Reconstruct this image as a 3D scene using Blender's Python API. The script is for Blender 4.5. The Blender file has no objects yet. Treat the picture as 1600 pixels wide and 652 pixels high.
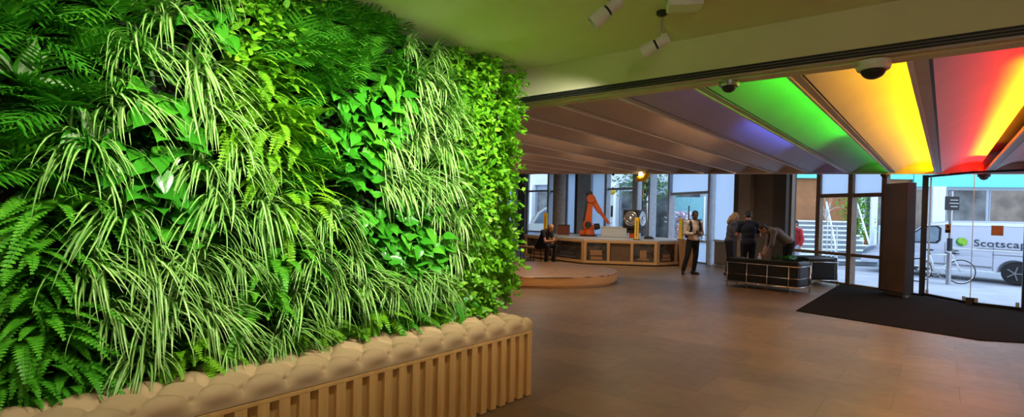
import bpy, math, random
from math import pi, sin, cos, radians as rad, sqrt
from mathutils import Vector as V, Matrix, Quaternion
from mathutils.geometry import tessellate_polygon
random.seed(11)
S = bpy.context.scene
COL = S.collection

# ------------------------------------------------------------------ materials
def newmat(name):
    m = bpy.data.materials.new(name); m.use_nodes = True
    nt = m.node_tree; nt.nodes.clear()
    out = nt.nodes.new('ShaderNodeOutputMaterial')
    return m, nt, out
def pbr(name, col, rough=.5, metal=0, var=.12, scale=8, bump=0, bscale=60, spec=.5, sub=None, emit=None, estr=0):
    m, nt, out = newmat(name)
    b = nt.nodes.new('ShaderNodeBsdfPrincipled')
    b.inputs['Roughness'].default_value = rough; b.inputs['Metallic'].default_value = metal
    b.inputs['Specular IOR Level'].default_value = spec
    tc = nt.nodes.new('ShaderNodeTexCoord')
    n = nt.nodes.new('ShaderNodeTexNoise'); n.inputs['Scale'].default_value = scale; n.inputs['Detail'].default_value = 4
    nt.links.new(tc.outputs['Object'], n.inputs['Vector'])
    r = nt.nodes.new('ShaderNodeValToRGB')
    r.color_ramp.elements[0].position = .3; r.color_ramp.elements[1].position = .7
    r.color_ramp.elements[0].color = tuple(c*(1-var) for c in col[:3])+(1,)
    r.color_ramp.elements[1].color = tuple(min(1, c*(1+var)) for c in col[:3])+(1,)
    nt.links.new(n.outputs['Fac'], r.inputs['Fac']); nt.links.new(r.outputs['Color'], b.inputs['Base Color'])
    if bump:
        n2 = nt.nodes.new('ShaderNodeTexNoise'); n2.inputs['Scale'].default_value = bscale
        nt.links.new(tc.outputs['Object'], n2.inputs['Vector'])
        bp = nt.nodes.new('ShaderNodeBump'); bp.inputs['Strength'].default_value = bump; bp.inputs['Distance'].default_value = .01
        nt.links.new(n2.outputs['Fac'], bp.inputs['Height']); nt.links.new(bp.outputs['Normal'], b.inputs['Normal'])
    if emit:
        b.inputs['Emission Color'].default_value = tuple(emit)+(1,); b.inputs['Emission Strength'].default_value = estr
    nt.links.new(b.outputs[0], out.inputs[0])
    return m
def leafmat(name, c0, c1, c2, rough=.42, trans=.25):
    m, nt, out = newmat(name)
    g = nt.nodes.new('ShaderNodeNewGeometry'); oi = nt.nodes.new('ShaderNodeObjectInfo')
    a = nt.nodes.new('ShaderNodeMath'); a.operation = 'MULTIPLY_ADD'; a.inputs[1].default_value = .65
    k = nt.nodes.new('ShaderNodeMath'); k.operation = 'MULTIPLY'; k.inputs[1].default_value = .35
    nt.links.new(oi.outputs['Random'], k.inputs[0]); nt.links.new(g.outputs['Random Per Island'], a.inputs[0]); nt.links.new(k.outputs[0], a.inputs[2])
    r = nt.nodes.new('ShaderNodeValToRGB'); r.color_ramp.elements.new(.5)
    for e, c in zip(r.color_ramp.elements, (c0, c1, c2)): e.color = tuple(c)+(1,)
    r.color_ramp.elements[0].position = .05; r.color_ramp.elements[2].position = .95
    nt.links.new(a.outputs[0], r.inputs['Fac'])
    b = nt.nodes.new('ShaderNodeBsdfPrincipled'); b.inputs['Roughness'].default_value = rough; b.inputs['Specular IOR Level'].default_value = .35
    t = nt.nodes.new('ShaderNodeBsdfTranslucent'); mx = nt.nodes.new('ShaderNodeMixShader'); mx.inputs[0].default_value = trans
    nt.links.new(r.outputs['Color'], b.inputs['Base Color']); nt.links.new(r.outputs['Color'], t.inputs['Color'])
    nt.links.new(b.outputs[0], mx.inputs[1]); nt.links.new(t.outputs[0], mx.inputs[2]); nt.links.new(mx.outputs[0], out.inputs[0])
    return m
def glassmat(name, tint=(1,1,1), refl=.06):
    m, nt, out = newmat(name)
    t = nt.nodes.new('ShaderNodeBsdfTransparent'); t.inputs[0].default_value = tuple(tint)+(1,)
    g = nt.nodes.new('ShaderNodeBsdfGlossy'); g.inputs['Roughness'].default_value = .02
    lw = nt.nodes.new('ShaderNodeLayerWeight'); lw.inputs['Blend'].default_value = .25
    mm = nt.nodes.new('ShaderNodeMath'); mm.operation = 'MULTIPLY_ADD'; mm.inputs[1].default_value = .5; mm.inputs[2].default_value = refl*.4
    nt.links.new(lw.outputs['Fresnel'], mm.inputs[0])
    mx = nt.nodes.new('ShaderNodeMixShader')
    nt.links.new(mm.outputs[0], mx.inputs[0]); nt.links.new(t.outputs[0], mx.inputs[1]); nt.links.new(g.outputs[0], mx.inputs[2]); nt.links.new(mx.outputs[0], out.inputs[0])
    return m
def frostmat(name, col, tr=.6):
    m, nt, out = newmat(name)
    d = nt.nodes.new('ShaderNodeBsdfDiffuse'); t = nt.nodes.new('ShaderNodeBsdfTranslucent')
    d.inputs[0].default_value = tuple(col)+(1,); t.inputs[0].default_value = tuple(col)+(1,)
    mx = nt.nodes.new('ShaderNodeMixShader'); mx.inputs[0].default_value = tr
    nt.links.new(d.outputs[0], mx.inputs[1]); nt.links.new(t.outputs[0], mx.inputs[2]); nt.links.new(mx.outputs[0], out.inputs[0])
    return m
def emitmat(name, col, s):
    m, nt, out = newmat(name)
    e = nt.nodes.new('ShaderNodeEmission'); e.inputs[0].default_value = tuple(col)+(1,); e.inputs[1].default_value = s
    nt.links.new(e.outputs[0], out.inputs[0]); return m
def tilemat(name):
    m, nt, out = newmat(name)
    b = nt.nodes.new('ShaderNodeBsdfPrincipled')
    tc = nt.nodes.new('ShaderNodeTexCoord'); mp = nt.nodes.new('ShaderNodeMapping')
    mp.inputs['Rotation'].default_value = (0, 0, 0); mp.inputs['Location'].default_value = (.28, .1, 0)
    nt.links.new(tc.outputs['Object'], mp.inputs[0])
    br = nt.nodes.new('ShaderNodeTexBrick'); br.inputs['Scale'].default_value = 1
    br.inputs['Brick Width'].default_value = .9; br.inputs['Row Height'].default_value = .6; br.inputs['Mortar Size'].default_value = .004
    br.inputs['Mortar Smooth'].default_value = .3
    br.inputs['Color1'].default_value = (.27, .175, .10, 1); br.inputs['Color2'].default_value = (.195, .125, .072, 1); br.inputs['Mortar'].default_value = (.14, .09, .055, 1)
    sw = nt.nodes.new('ShaderNodeMapping'); sw.inputs['Rotation'].default_value = (0, 0, pi/2)
    nt.links.new(mp.outputs[0], br.inputs['Vector'])
    n = nt.nodes.new('ShaderNodeTexNoise'); n.inputs['Scale'].default_value = 1.3; n.inputs['Detail'].default_value = 8; n.inputs['Roughness'].default_value = .65
    nt.links.new(tc.outputs['Object'], n.inputs['Vector'])
    r = nt.nodes.new('ShaderNodeValToRGB'); r.color_ramp.elements[0].position = .3; r.color_ramp.elements[1].position = .72
    r.color_ramp.elements[0].color = (.72, .74, .78, 1); r.color_ramp.elements[1].color = (1.18, 1.12, 1.05, 1)
    nt.links.new(n.outputs['Fac'], r.inputs['Fac'])
    mu = nt.nodes.new('ShaderNodeMixRGB'); mu.blend_type = 'MULTIPLY'; mu.inputs[0].default_value = 1
    nt.links.new(br.outputs['Color'], mu.inputs[1]); nt.links.new(r.outputs['Color'], mu.inputs[2]); nt.links.new(mu.outputs[0], b.inputs['Base Color'])
    n3 = nt.nodes.new('ShaderNodeTexNoise'); n3.inputs['Scale'].default_value = 9; n3.inputs['Detail'].default_value = 6
    nt.links.new(tc.outputs['Object'], n3.inputs['Vector'])
    mr = nt.nodes.new('ShaderNodeMapRange'); mr.inputs['To Min'].default_value = .3; mr.inputs['To Max'].default_value = .5
    nt.links.new(n3.outputs['Fac'], mr.inputs['Value']); nt.links.new(mr.outputs[0], b.inputs['Roughness'])
    nt.links.new(b.outputs[0], out.inputs[0]); return m
def woodmat(name, c0, c1, rough=.45, axis=(1, 1, 12), scale=3):
    m, nt, out = newmat(name)
    b = nt.nodes.new('ShaderNodeBsdfPrincipled'); b.inputs['Roughness'].default_value = rough
    tc = nt.nodes.new('ShaderNodeTexCoord'); mp = nt.nodes.new('ShaderNodeMapping'); mp.inputs['Scale'].default_value = axis
    nt.links.new(tc.outputs['Object'], mp.inputs[0])
    n = nt.nodes.new('ShaderNodeTexNoise'); n.inputs['Scale'].default_value = scale; n.inputs['Detail'].default_value = 5
    nt.links.new(mp.outputs[0], n.inputs['Vector'])
    r = nt.nodes.new('ShaderNodeValToRGB'); r.color_ramp.elements[0].position = .3; r.color_ramp.elements[1].position = .7
    r.color_ramp.elements[0].color = tuple(c0)+(1,); r.color_ramp.elements[1].color = tuple(c1)+(1,)
    nt.links.new(n.outputs['Fac'], r.inputs['Fac']); nt.links.new(r.outputs['Color'], b.inputs['Base Color'])
    nt.links.new(b.outputs[0], out.inputs[0]); return m
def grainmat(name):          # platform top: dark carved wavy lines in pale timber
    m, nt, out = newmat(name)
    b = nt.nodes.new('ShaderNodeBsdfPrincipled'); b.inputs['Roughness'].default_value = .4
    tc = nt.nodes.new('ShaderNodeTexCoord'); mp = nt.nodes.new('ShaderNodeMapping'); mp.inputs['Rotation'].default_value = (0, 0, .7)
    nt.links.new(tc.outputs['Object'], mp.inputs[0])
    w = nt.nodes.new('ShaderNodeTexWave'); w.inputs['Scale'].default_value = 1.9; w.inputs['Distortion'].default_value = 7; w.inputs['Detail'].default_value = 2; w.inputs['Detail Scale'].default_value = .8
    nt.links.new(mp.outputs[0], w.inputs['Vector'])
    r = nt.nodes.new('ShaderNodeValToRGB'); r.color_ramp.elements.new(.86)
    cs = [(0, (.62, .38, .22)), (.62, (.52, .30, .16)), (.8, (.14, .07, .035))]
    for e, (p, c) in zip(r.color_ramp.elements, cs): e.position = p; e.color = c+(1,)
    nt.links.new(w.outputs['Fac'], r.inputs['Fac']); nt.links.new(r.outputs['Color'], b.inputs['Base Color'])
    nt.links.new(b.outputs[0], out.inputs[0]); return m

M = {}
M['floor'] = tilemat('stone_tiles')
M['white'] = pbr('white_paint', (.78, .78, .76), .6)
M['cream'] = pbr('cream_plaster', (.72, .67, .48), .7, var=.04, scale=2)
M['olive'] = pbr('bulkhead_paint', (.66, .60, .42), .7, var=.04, scale=2)
M['black'] = pbr('black_plastic', (.012, .012, .013), .5)
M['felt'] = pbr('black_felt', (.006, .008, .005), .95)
M['slat'] = pbr('ceiling_panel_satin', (.44, .37, .33), .5, var=.05, scale=3)
M['rib'] = pbr('ceiling_rib', (.55, .47, .42), .5, var=.05)
M['ribw'] = pbr('ceiling_rib_edge', (.85, .80, .76), .45, var=.05)
M['dark'] = pbr('dark_wall', (.15, .125, .11), .7, var=.08)
M['darker'] = pbr('darker_wall', (.075, .066, .06), .7, var=.08)
M['taupe'] = pbr('taupe_wall', (.30, .24, .20), .7, var=.08)
M['concrete'] = pbr('concrete', (.34, .31, .29), .8, var=.15, bump=.2)
M['frame'] = pbr('grey_frame', (.36, .40, .46), .5)
M['framebr'] = pbr('bronze_frame', (.24, .165, .11), .5)
M['bframe'] = pbr('black_frame', (.012, .012, .016), .4, metal=.3)
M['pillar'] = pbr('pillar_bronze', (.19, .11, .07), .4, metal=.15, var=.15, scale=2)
M['pillar_shade'] = pbr('pillar_shaded_side', (.03, .02, .016), .4, metal=.15, var=.15, scale=2)  # same bronze darkened: shade put into the colour of one face
M['glass'] = glassmat('window_glass', (.97, .99, 1))
M['frost'] = frostmat('frosted_panel', (.62, .76, .95), .65)
M['mat'] = pbr('door_mat', (.016, .011, .008), 1, spec=.05, var=.3, scale=40, bump=.6, bscale=300)
M['fabric'] = pbr('tan_upholstery', (.45, .30, .16), .75, var=.05, scale=12, bump=.12, bscale=500)
M['slatwood'] = woodmat('oak_slat', (.54, .30, .095), (.68, .40, .14), .5, (9, 9, 1), 2.5)
M['slatback'] = woodmat('oak_backing', (.44, .24, .075), (.54, .31, .10), .6, (9, 9, 1), 2.5)
M['plywood'] = woodmat('birch_plywood', (.55, .32, .13), (.64, .39, .18), .5, (1, 1, 8), 3)
M['plyrim'] = woodmat('platform_rim', (.62, .32, .11), (.70, .38, .15), .45, (1, 1, 10), 2)
M['brownply'] = woodmat('brown_board', (.33, .17, .075), (.40, .21, .095), .55, (1, 1, 8), 2)
M['platop'] = grainmat('platform_top')
M['ctop'] = pbr('counter_top', (.55, .55, .55), .35)
M['screen'] = pbr('display_panel', (.06, .052, .045), .15, var=.7, scale=6)
M['screenpl'] = pbr('brown_panel', (.14, .085, .05), .5)
M['metal'] = pbr('chrome', (.75, .75, .77), .18, metal=1, var=.02)
M['steel'] = pbr('steel', (.45, .45, .47), .35, metal=1, var=.05)
M['orange'] = pbr('robot_orange', (.58, .095, .012), .38, var=.06)
M['yellow'] = pbr('yellow_paint', (.95, .58, .03), .45)
M['leather'] = pbr('black_leather', (.006, .006, .0065), .48, var=.2, bump=.15, bscale=80)
M['skin_l'] = pbr('light_skin', (.50, .26, .17), .5)
M['skin_d'] = pbr('brown_skin', (.14, .065, .038), .5)
M['hairblk'] = pbr('black_hair', (.012, .010, .009), .6)
M['hairbr'] = pbr('brown_hair', (.035, .022, .014), .6)
M['hairbl'] = pbr('blond_hair', (.36, .22, .10), .6, var=.3, scale=30)
M['whiteshirt'] = pbr('white_shirt', (.72, .64, .56), .8, bump=.1)
M['blackcloth'] = pbr('black_cloth', (.010, .010, .012), .85)
M['navy'] = pbr('navy_cloth', (.012, .015, .035), .85)
M['greyblue'] = pbr('grey_blue_cloth', (.085, .085, .11), .85)
M['beige'] = pbr('beige_grey_shirt', (.21, .17, .145), .85)
M['jeans'] = pbr('dark_jeans', (.012, .014, .024), .85)
M['red'] = pbr('red_cloth', (.55, .03, .03), .8)
M['eye'] = pbr('eye_dark', (.01, .008, .006), .2)
M['lip'] = pbr('lip', (.20, .07, .06), .5)
M['vanpaint'] = pbr('silver_van_paint', (.62, .65, .74), .28, var=.02)
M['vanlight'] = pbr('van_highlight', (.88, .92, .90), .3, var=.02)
M['tinted'] = pbr('tinted_window', (.20, .27, .33), .08, var=.4, scale=2)
M['tyre'] = pbr('tyre_rubber', (.015, .015, .016), .8)
M['text'] = pbr('dark_lettering', (.045, .055, .08), .5)
M['logo'] = pbr('logo_green', (.32, .66, .05), .5)
M['logod'] = pbr('logo_dark_green', (.06, .25, .06), .5)
M['turq'] = pbr('turquoise_fascia', (.16, .72, .66), .4, var=.06)
M['pierblue'] = pbr('blue_grey_pier', (.52, .58, .68), .6)
M['facade'] = pbr('pale_facade', (.62, .68, .76), .7, var=.06, scale=.6)
M['facadeg'] = pbr('grey_facade', (.34, .39, .47), .7, var=.1, scale=.6)
M['brick'] = pbr('orange_brick', (.38, .16, .065), .8, var=.15, scale=2)
M['shopglass'] = pbr('shop_window', (.10, .11, .115), .06, var=.8, scale=1.4)
M['pave'] = pbr('pavement', (.42, .43, .47), .8, var=.15, scale=1.2)
M['road'] = pbr('road', (.30, .31, .35), .8, var=.15, scale=1)
M['stepw'] = pbr('white_steps', (.82, .86, .88), .6, var=.04)
M['stepd'] = pbr('step_shadow_gap', (.25, .28, .31), .7)
M['bark'] = pbr('bark', (.09, .075, .06), .9, var=.4, scale=9, bump=.5)
M['wbark'] = pbr('pale_bark', (.72, .70, .66), .8, var=.2)
M['pink'] = pbr('pink_blossom', (.75, .50, .62), .8, var=.25, scale=12)
M['sticker'] = pbr('orange_sticker', (.85, .36, .14), .5)
M['tan'] = pbr('tan_sticker', (.75, .46, .28), .5)
M['cream_car'] = pbr('white_car_paint', (.80, .80, .74), .3, var=.02)
M['lampglow'] = emitmat('lamp_bulb', (1, .75, .35), 9)
M['signcyan'] = pbr('cyan_sign', (.28, .60, .66), .5, var=.1)

L_spg = leafmat('spider_green', (.05, .24, .012), (.10, .36, .02), (.17, .46, .03))
L_spw = leafmat('spider_cream', (.32, .52, .16), (.52, .68, .28), (.72, .82, .48))
L_palm = leafmat('palm_green', (.02, .15, .008), (.05, .28, .014), (.13, .44, .025), .35)
L_fern = leafmat('fern_green', (.04, .24, .010), (.08, .36, .016), (.14, .46, .024))
L_bfern = leafmat('bright_fern', (.10, .34, .01), (.19, .48, .015), (.30, .60, .03))
L_poth = leafmat('glossy_green', (.02, .16, .008), (.04, .26, .012), (.09, .36, .018), .22, .15)
L_ivy = leafmat('small_leaf_green', (.06, .26, .008), (.14, .42, .012), (.26, .56, .025))
L_pale = leafmat('pale_leaf', (.20, .34, .14), (.30, .44, .22), (.42, .54, .32), .45, .15)
L_tree = leafmat('tree_green', (.05, .17, .05), (.10, .27, .08), (.20, .38, .14))

# ------------------------------------------------------------------ mesh helpers
class MB:
    def __init__(s): s.v = []; s.f = []; s.m = []
    def add(s, vs, fs, m=0):
        o = len(s.v); s.v += [tuple(p) for p in vs]; s.f += [tuple(i+o for i in f) for f in fs]; s.m += [m]*len(fs)
    def box(s, c, d, rot=None, m=0):
        x, y, z = d[0]/2, d[1]/2, d[2]/2; c = V(c)
        p = [V((a*x, b*y, e*z)) for e in (-1, 1) for b in (-1, 1) for a in (-1, 1)]
        if rot is not None: p = [rot @ q for q in p]
        s.add([q+c for q in p], [(0, 2, 3, 1), (4, 5, 7, 6), (0, 1, 5, 4), (2, 6, 7, 3), (0, 4, 6, 2), (1, 3, 7, 5)], m); return s
    def beam(s, a, b, w, h, m=0, up=(0, 0, 1)):       # rectangular bar between two points, width sideways, height along up
        a, b = V(a), V(b); d = (b-a).normalized(); sd = d.cross(V(up)).normalized(); u = sd.cross(d)
        p = [q+sd*i*w/2+u*j*h/2 for q in (a, b) for i, j in ((-1, -1), (1, -1), (1, 1), (-1, 1))]
        s.add(p, [(0, 1, 2, 3), (7, 6, 5, 4), (0, 4, 5, 1), (1, 5, 6, 2), (2, 6, 7, 3), (3, 7, 4, 0)], m); return s
    def quad(s, a, b, c, d, m=0): s.add([a, b, c, d], [(0, 1, 2, 3)], m); return s
    def prism(s, poly, z0, z1, m=0):
        n = len(poly); vs = [(x, y, z0) for x, y in poly]+[(x, y, z1) for x, y in poly]
        t = tessellate_polygon([[V((x, y, 0)) for x, y in poly]])
        fs = [tuple(q) for q in t]+[tuple(i+n for i in q[::-1]) for q in t]+[(i, (i+1) % n, (i+1) % n+n, i+n) for i in range(n)]
        s.add(vs, fs, m); return s
    def tube(s, pts, r, seg=8, m=0, cap=True):
        pts = [V(p) for p in pts]; n = len(pts)
        rs = r if isinstance(r, (list, tuple)) else [r]*n
        vs = []; ref = None
        for i, p in enumerate(pts):
            d = (pts[min(i+1, n-1)]-pts[max(i-1, 0)]).normalized()
            if ref is None: ref = d.orthogonal().normalized()
            ref = (ref-d*ref.dot(d)).normalized(); b = d.cross(ref)
            vs += [p+(ref*cos(2*pi*k/seg)+b*sin(2*pi*k/seg))*rs[i] for k in range(seg)]
        fs = [(i*seg+k, i*seg+(k+1) % seg, (i+1)*seg+(k+1) % seg, (i+1)*seg+k) for i in range(n-1) for k in range(seg)]
        if cap: fs += [tuple(range(seg))[::-1], tuple((n-1)*seg+k for k in range(seg))]
        s.add(vs, fs, m); return s
    def lathe(s, prof, seg=24, c=(0, 0, 0), rot=None, m=0):
        c = V(c); vs = []
        for r, z in prof:
            for k in range(seg):
                q = V((r*cos(2*pi*k/seg), r*sin(2*pi*k/seg), z))
                vs.append((rot @ q if rot is not None else q)+c)
        n = len(prof)
        fs = [(i*seg+k, i*seg+(k+1) % seg, (i+1)*seg+(k+1) % seg, (i+1)*seg+k) for i in range(n-1) for k in range(seg)]
        fs += [tuple(range(seg))[::-1], tuple((n-1)*seg+k for k in range(seg))]
        s.add(vs, fs, m); return s
    def ell(s, c, r, rot=None, seg=14, rings=9, m=0):
        c = V(c); vs = []
        for i in range(rings+1):
            t = -pi/2+pi*i/rings
            for k in range(seg):
                q = V((r[0]*cos(t)*cos(2*pi*k/seg), r[1]*cos(t)*sin(2*pi*k/seg), r[2]*sin(t)))
                vs.append((rot @ q if rot is not None else q)+c)
        fs = [(i*seg+k, i*seg+(k+1) % seg, (i+1)*seg+(k+1) % seg, (i+1)*seg+k) for i in range(rings) for k in range(seg)]
        s.add(vs, fs, m); return s
    def cap(s, a, b, ra, rb, flat=False, seg=12, m=0):   # tapered limb with round (or flat) ends
        a, b = V(a), V(b); d = (b-a).normalized(); u = d.orthogonal().normalized(); w = d.cross(u)
        rings = []
        for t in ((-.999, -.7, -.35) if not flat else ()): rings.append((a+d*t*ra, ra*sqrt(1-t*t)))
        rings += [(a, ra), (b, rb)]
        for t in ((.35, .7, .999) if not flat else ()): rings.append((b+d*t*rb, rb*sqrt(1-t*t)))
        vs = [p+(u*cos(2*pi*k/seg)+w*sin(2*pi*k/seg))*r for p, r in rings for k in range(seg)]
        n = len(rings)
        fs = [(i*seg+k, i*seg+(k+1) % seg, (i+1)*seg+(k+1) % seg, (i+1)*seg+k) for i in range(n-1) for k in range(seg)]
        fs += [tuple(range(seg))[::-1], tuple((n-1)*seg+k for k in range(seg))]
        s.add(vs, fs, m); return s
    def torus(s, c, R, r, rot=None, seg=32, sg=8, m=0, arc=1.0):
        c = V(c); vs = []; n = seg if arc >= 1 else seg+1
        for i in range(n):
            a = 2*pi*arc*i/seg
            for k in range(sg):
                b = 2*pi*k/sg; q = V(((R+r*cos(b))*cos(a), (R+r*cos(b))*sin(a), r*sin(b)))
                vs.append((rot @ q if rot is not None else q)+c)
        fs = [(i*sg+k, ((i+1) % n)*sg+k, ((i+1) % n)*sg+(k+1) % sg, i*sg+(k+1) % sg) for i in range(seg if arc >= 1 else seg) for k in range(sg)]
        s.add(vs, fs, m); return s
    def build(s, name, mats, parent=None, smooth=False, bevel=0, loc=None, rz=0):
        me = bpy.data.meshes.new(name); me.from_pydata(s.v, [], s.f)
        if not isinstance(mats, (list, tuple)): mats = [mats]
        for m in mats: me.materials.append(m)
        me.polygons.foreach_set('material_index', s.m)
        if smooth: me.polygons.foreach_set('use_smooth', [True]*len(s.f))
        me.update()
        o = bpy.data.objects.new(name, me); COL.objects.link(o)
        if parent is not None: o.parent = parent
        if loc is not None: o.location = loc
        if rz: o.rotation_euler.z = rz
        if bevel:
            b = o.modifiers.new('bevel', 'BEVEL'); b.width = bevel; b.segments = 2; b.limit_method = 'ANGLE'; b.angle_limit = .6
        return o
def tag(o, label=None, cat=None, group=None, kind=None):
    if label: o['label'] = label
    if cat: o['category'] = cat
    if group: o['group'] = group
    if kind: o['kind'] = kind
    return o
def thing(name, label, cat, loc=(0, 0, 0), rz=0, group=None):
    o = bpy.data.objects.new(name, None); COL.objects.link(o); o.location = loc; o.rotation_euler = (0, 0, rz)
    o.empty_display_size = .1
    return tag(o, label, cat, group)
def struct(o): o['kind'] = 'structure'; return o
def kids(o): return [c for c in bpy.data.objects if c.parent is o]
def dup(o, loc, rz, label, group=None):
    r = o.copy(); COL.objects.link(r); r.location = loc; r.rotation_euler.z = rz; r['label'] = label
    if group: r['group'] = group
    for ch in kids(o):
        c = ch.copy(); COL.objects.link(c); c.parent = r
        for g in kids(ch):
            d = g.copy(); COL.objects.link(d); d.parent = c
    return r
RX = lambda a: Matrix.Rotation(a, 3, 'X')
RY = lambda a: Matrix.Rotation(a, 3, 'Y')
RZ = lambda a: Matrix.Rotation(a, 3, 'Z')
def rot_to(d): return V((0, 0, 1)).rotation_difference(V(d).normalized()).to_matrix()

# ------------------------------------------------------------------ camera
F, W_ = 852.0, 1600.0
cam = bpy.data.cameras.new('camera'); camo = bpy.data.objects.new('camera', cam); COL.objects.link(camo)
yaw, pit, rol = rad(38.2), rad(-1.0), rad(1.27)
fw = V((-sin(yaw)*cos(pit), cos(yaw)*cos(pit), sin(pit))); rt = V((cos(yaw), sin(yaw), 0)); up = rt.cross(fw)
R_ = rt*cos(rol)+up*sin(rol); U_ = up*cos(rol)-rt*sin(rol)
camo.matrix_world = Matrix(((R_.x, U_.x, -fw.x, 0), (R_.y, U_.y, -fw.y, 0), (R_.z, U_.z, -fw.z, 1.5), (0, 0, 0, 1)))
cam.sensor_width = 36; cam.lens = F/W_*36; cam.shift_y = 24/W_; cam.clip_end = 300
S.camera = camo
S.view_settings.view_transform = 'Standard'; S.view_settings.look = 'None'
S.cycles.use_denoising = True
S.cycles.max_bounces = 7; S.cycles.diffuse_bounces = 4; S.cycles.transparent_max_bounces = 12; S.cycles.sample_clamp_indirect = 6
S.cycles.caustics_reflective = False; S.cycles.caustics_refractive = False

# ------------------------------------------------------------------ world and lights
w = bpy.data.worlds.new('sky'); S.world = w; w.use_nodes = True
bg = w.node_tree.nodes['Background']
tcw = w.node_tree.nodes.new('ShaderNodeTexCoord'); sx = w.node_tree.nodes.new('ShaderNodeSeparateXYZ'); rw = w.node_tree.nodes.new('ShaderNodeValToRGB')
w.node_tree.links.new(tcw.outputs['Generated'], sx.inputs[0]); w.node_tree.links.new(sx.outputs['Z'], rw.inputs['Fac'])
rw.color_ramp.elements[0].color = (.70, .82, 1, 1); rw.color_ramp.elements[1].color = (.52, .72, 1, 1)
w.node_tree.links.new(rw.outputs['Color'], bg.inputs['Color']); bg.inputs['Strength'].default_value = 2.8
def spot(name, loc, to, e, ang=60, blend=.6, col=(1, .95, .85), r=.04):
    l = bpy.data.lights.new(name, 'SPOT'); l.energy = e; l.spot_size = rad(ang); l.spot_blend = blend; l.color = col; l.shadow_soft_size = r
    o = bpy.data.objects.new(name, l); COL.objects.link(o); o.location = loc
    o.rotation_euler = (V(to)-V(loc)).to_track_quat('-Z', 'Y').to_euler(); return o
def area(name, loc, nrm, sx, sy, e, col=(1, 1, 1), xdir=None, spread=180):
    l = bpy.data.lights.new(name, 'AREA'); l.shape = 'RECTANGLE'; l.size = sx; l.size_y = sy; l.energy = e; l.color = col; l.spread = rad(spread)
    o = bpy.data.objects.new(name, l); COL.objects.link(o)
    z = -V(nrm).normalized(); x = V(xdir) if xdir else z.orthogonal(); x = (x-z*x.dot(z)).normalized(); y = z.cross(x)
    o.matrix_world = Matrix(((x.x, y.x, z.x, loc[0]), (x.y, y.y, z.y, loc[1]), (x.z, y.z, z.z, loc[2]), (0, 0, 0, 1))); return o
WS = [(-1.55, .3, 95), (-1.6, 1.0, 130), (-1.6, 1.7, 190), (-1.65, 2.4, 190), (-1.7, 3.0, 160), (-1.75, 3.55, 140)]
for i, (x, y, e) in enumerate(WS):
    spot('wall_spot_light', (x, y, 2.68), (-3.05, y+.05, 1.84), e, 84, .8, (1, .97, .80))
# fill light added behind the camera; warm downlights over near and far lobby
area('fill_light', (2.6, -2.6, 2.2), (-.62, .75, -.12), 2.6, 1.0, 52, (1, .84, .62))
spot('near_downlight', (.4, 1.2, 2.78), (.6, 2.3, 0), 110, 120, .9, (1, .80, .56))
spot('near_downlight', (1.6, 3.4, 2.46), (1.3, 5.5, 0), 190, 130, .9, (1, .78, .52))
spot('near_downlight', (-1.2, 3.2, 2.4), (-1.3, 4.4, 0), 40, 120, .9, (1, .74, .48))
for x, y, e in ((-1.6, 7.2, 70), (-4.0, 8.0, 70), (-6.5, 8.2, 90), (-1.0, 10.6, 40), (-4.2, 11, 30), (-7.4, 10.4, 90)):
    spot('lobby_downlight', (x, y, 2.44), (x, y, 0), e*1.05, 140, .8, (1, .78, .52), .02)
spot('gallery_downlight', (-8.2, 13.6, 3.4), (-8.6, 15.2, .5), 300, 125, .8, (1, .76, .5), .03)
spot('gallery_downlight', (-5.2, 13.2, 3.4), (-5.2, 14.6, 0), 130, 100, .8, (1, .8, .6), .03)
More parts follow.
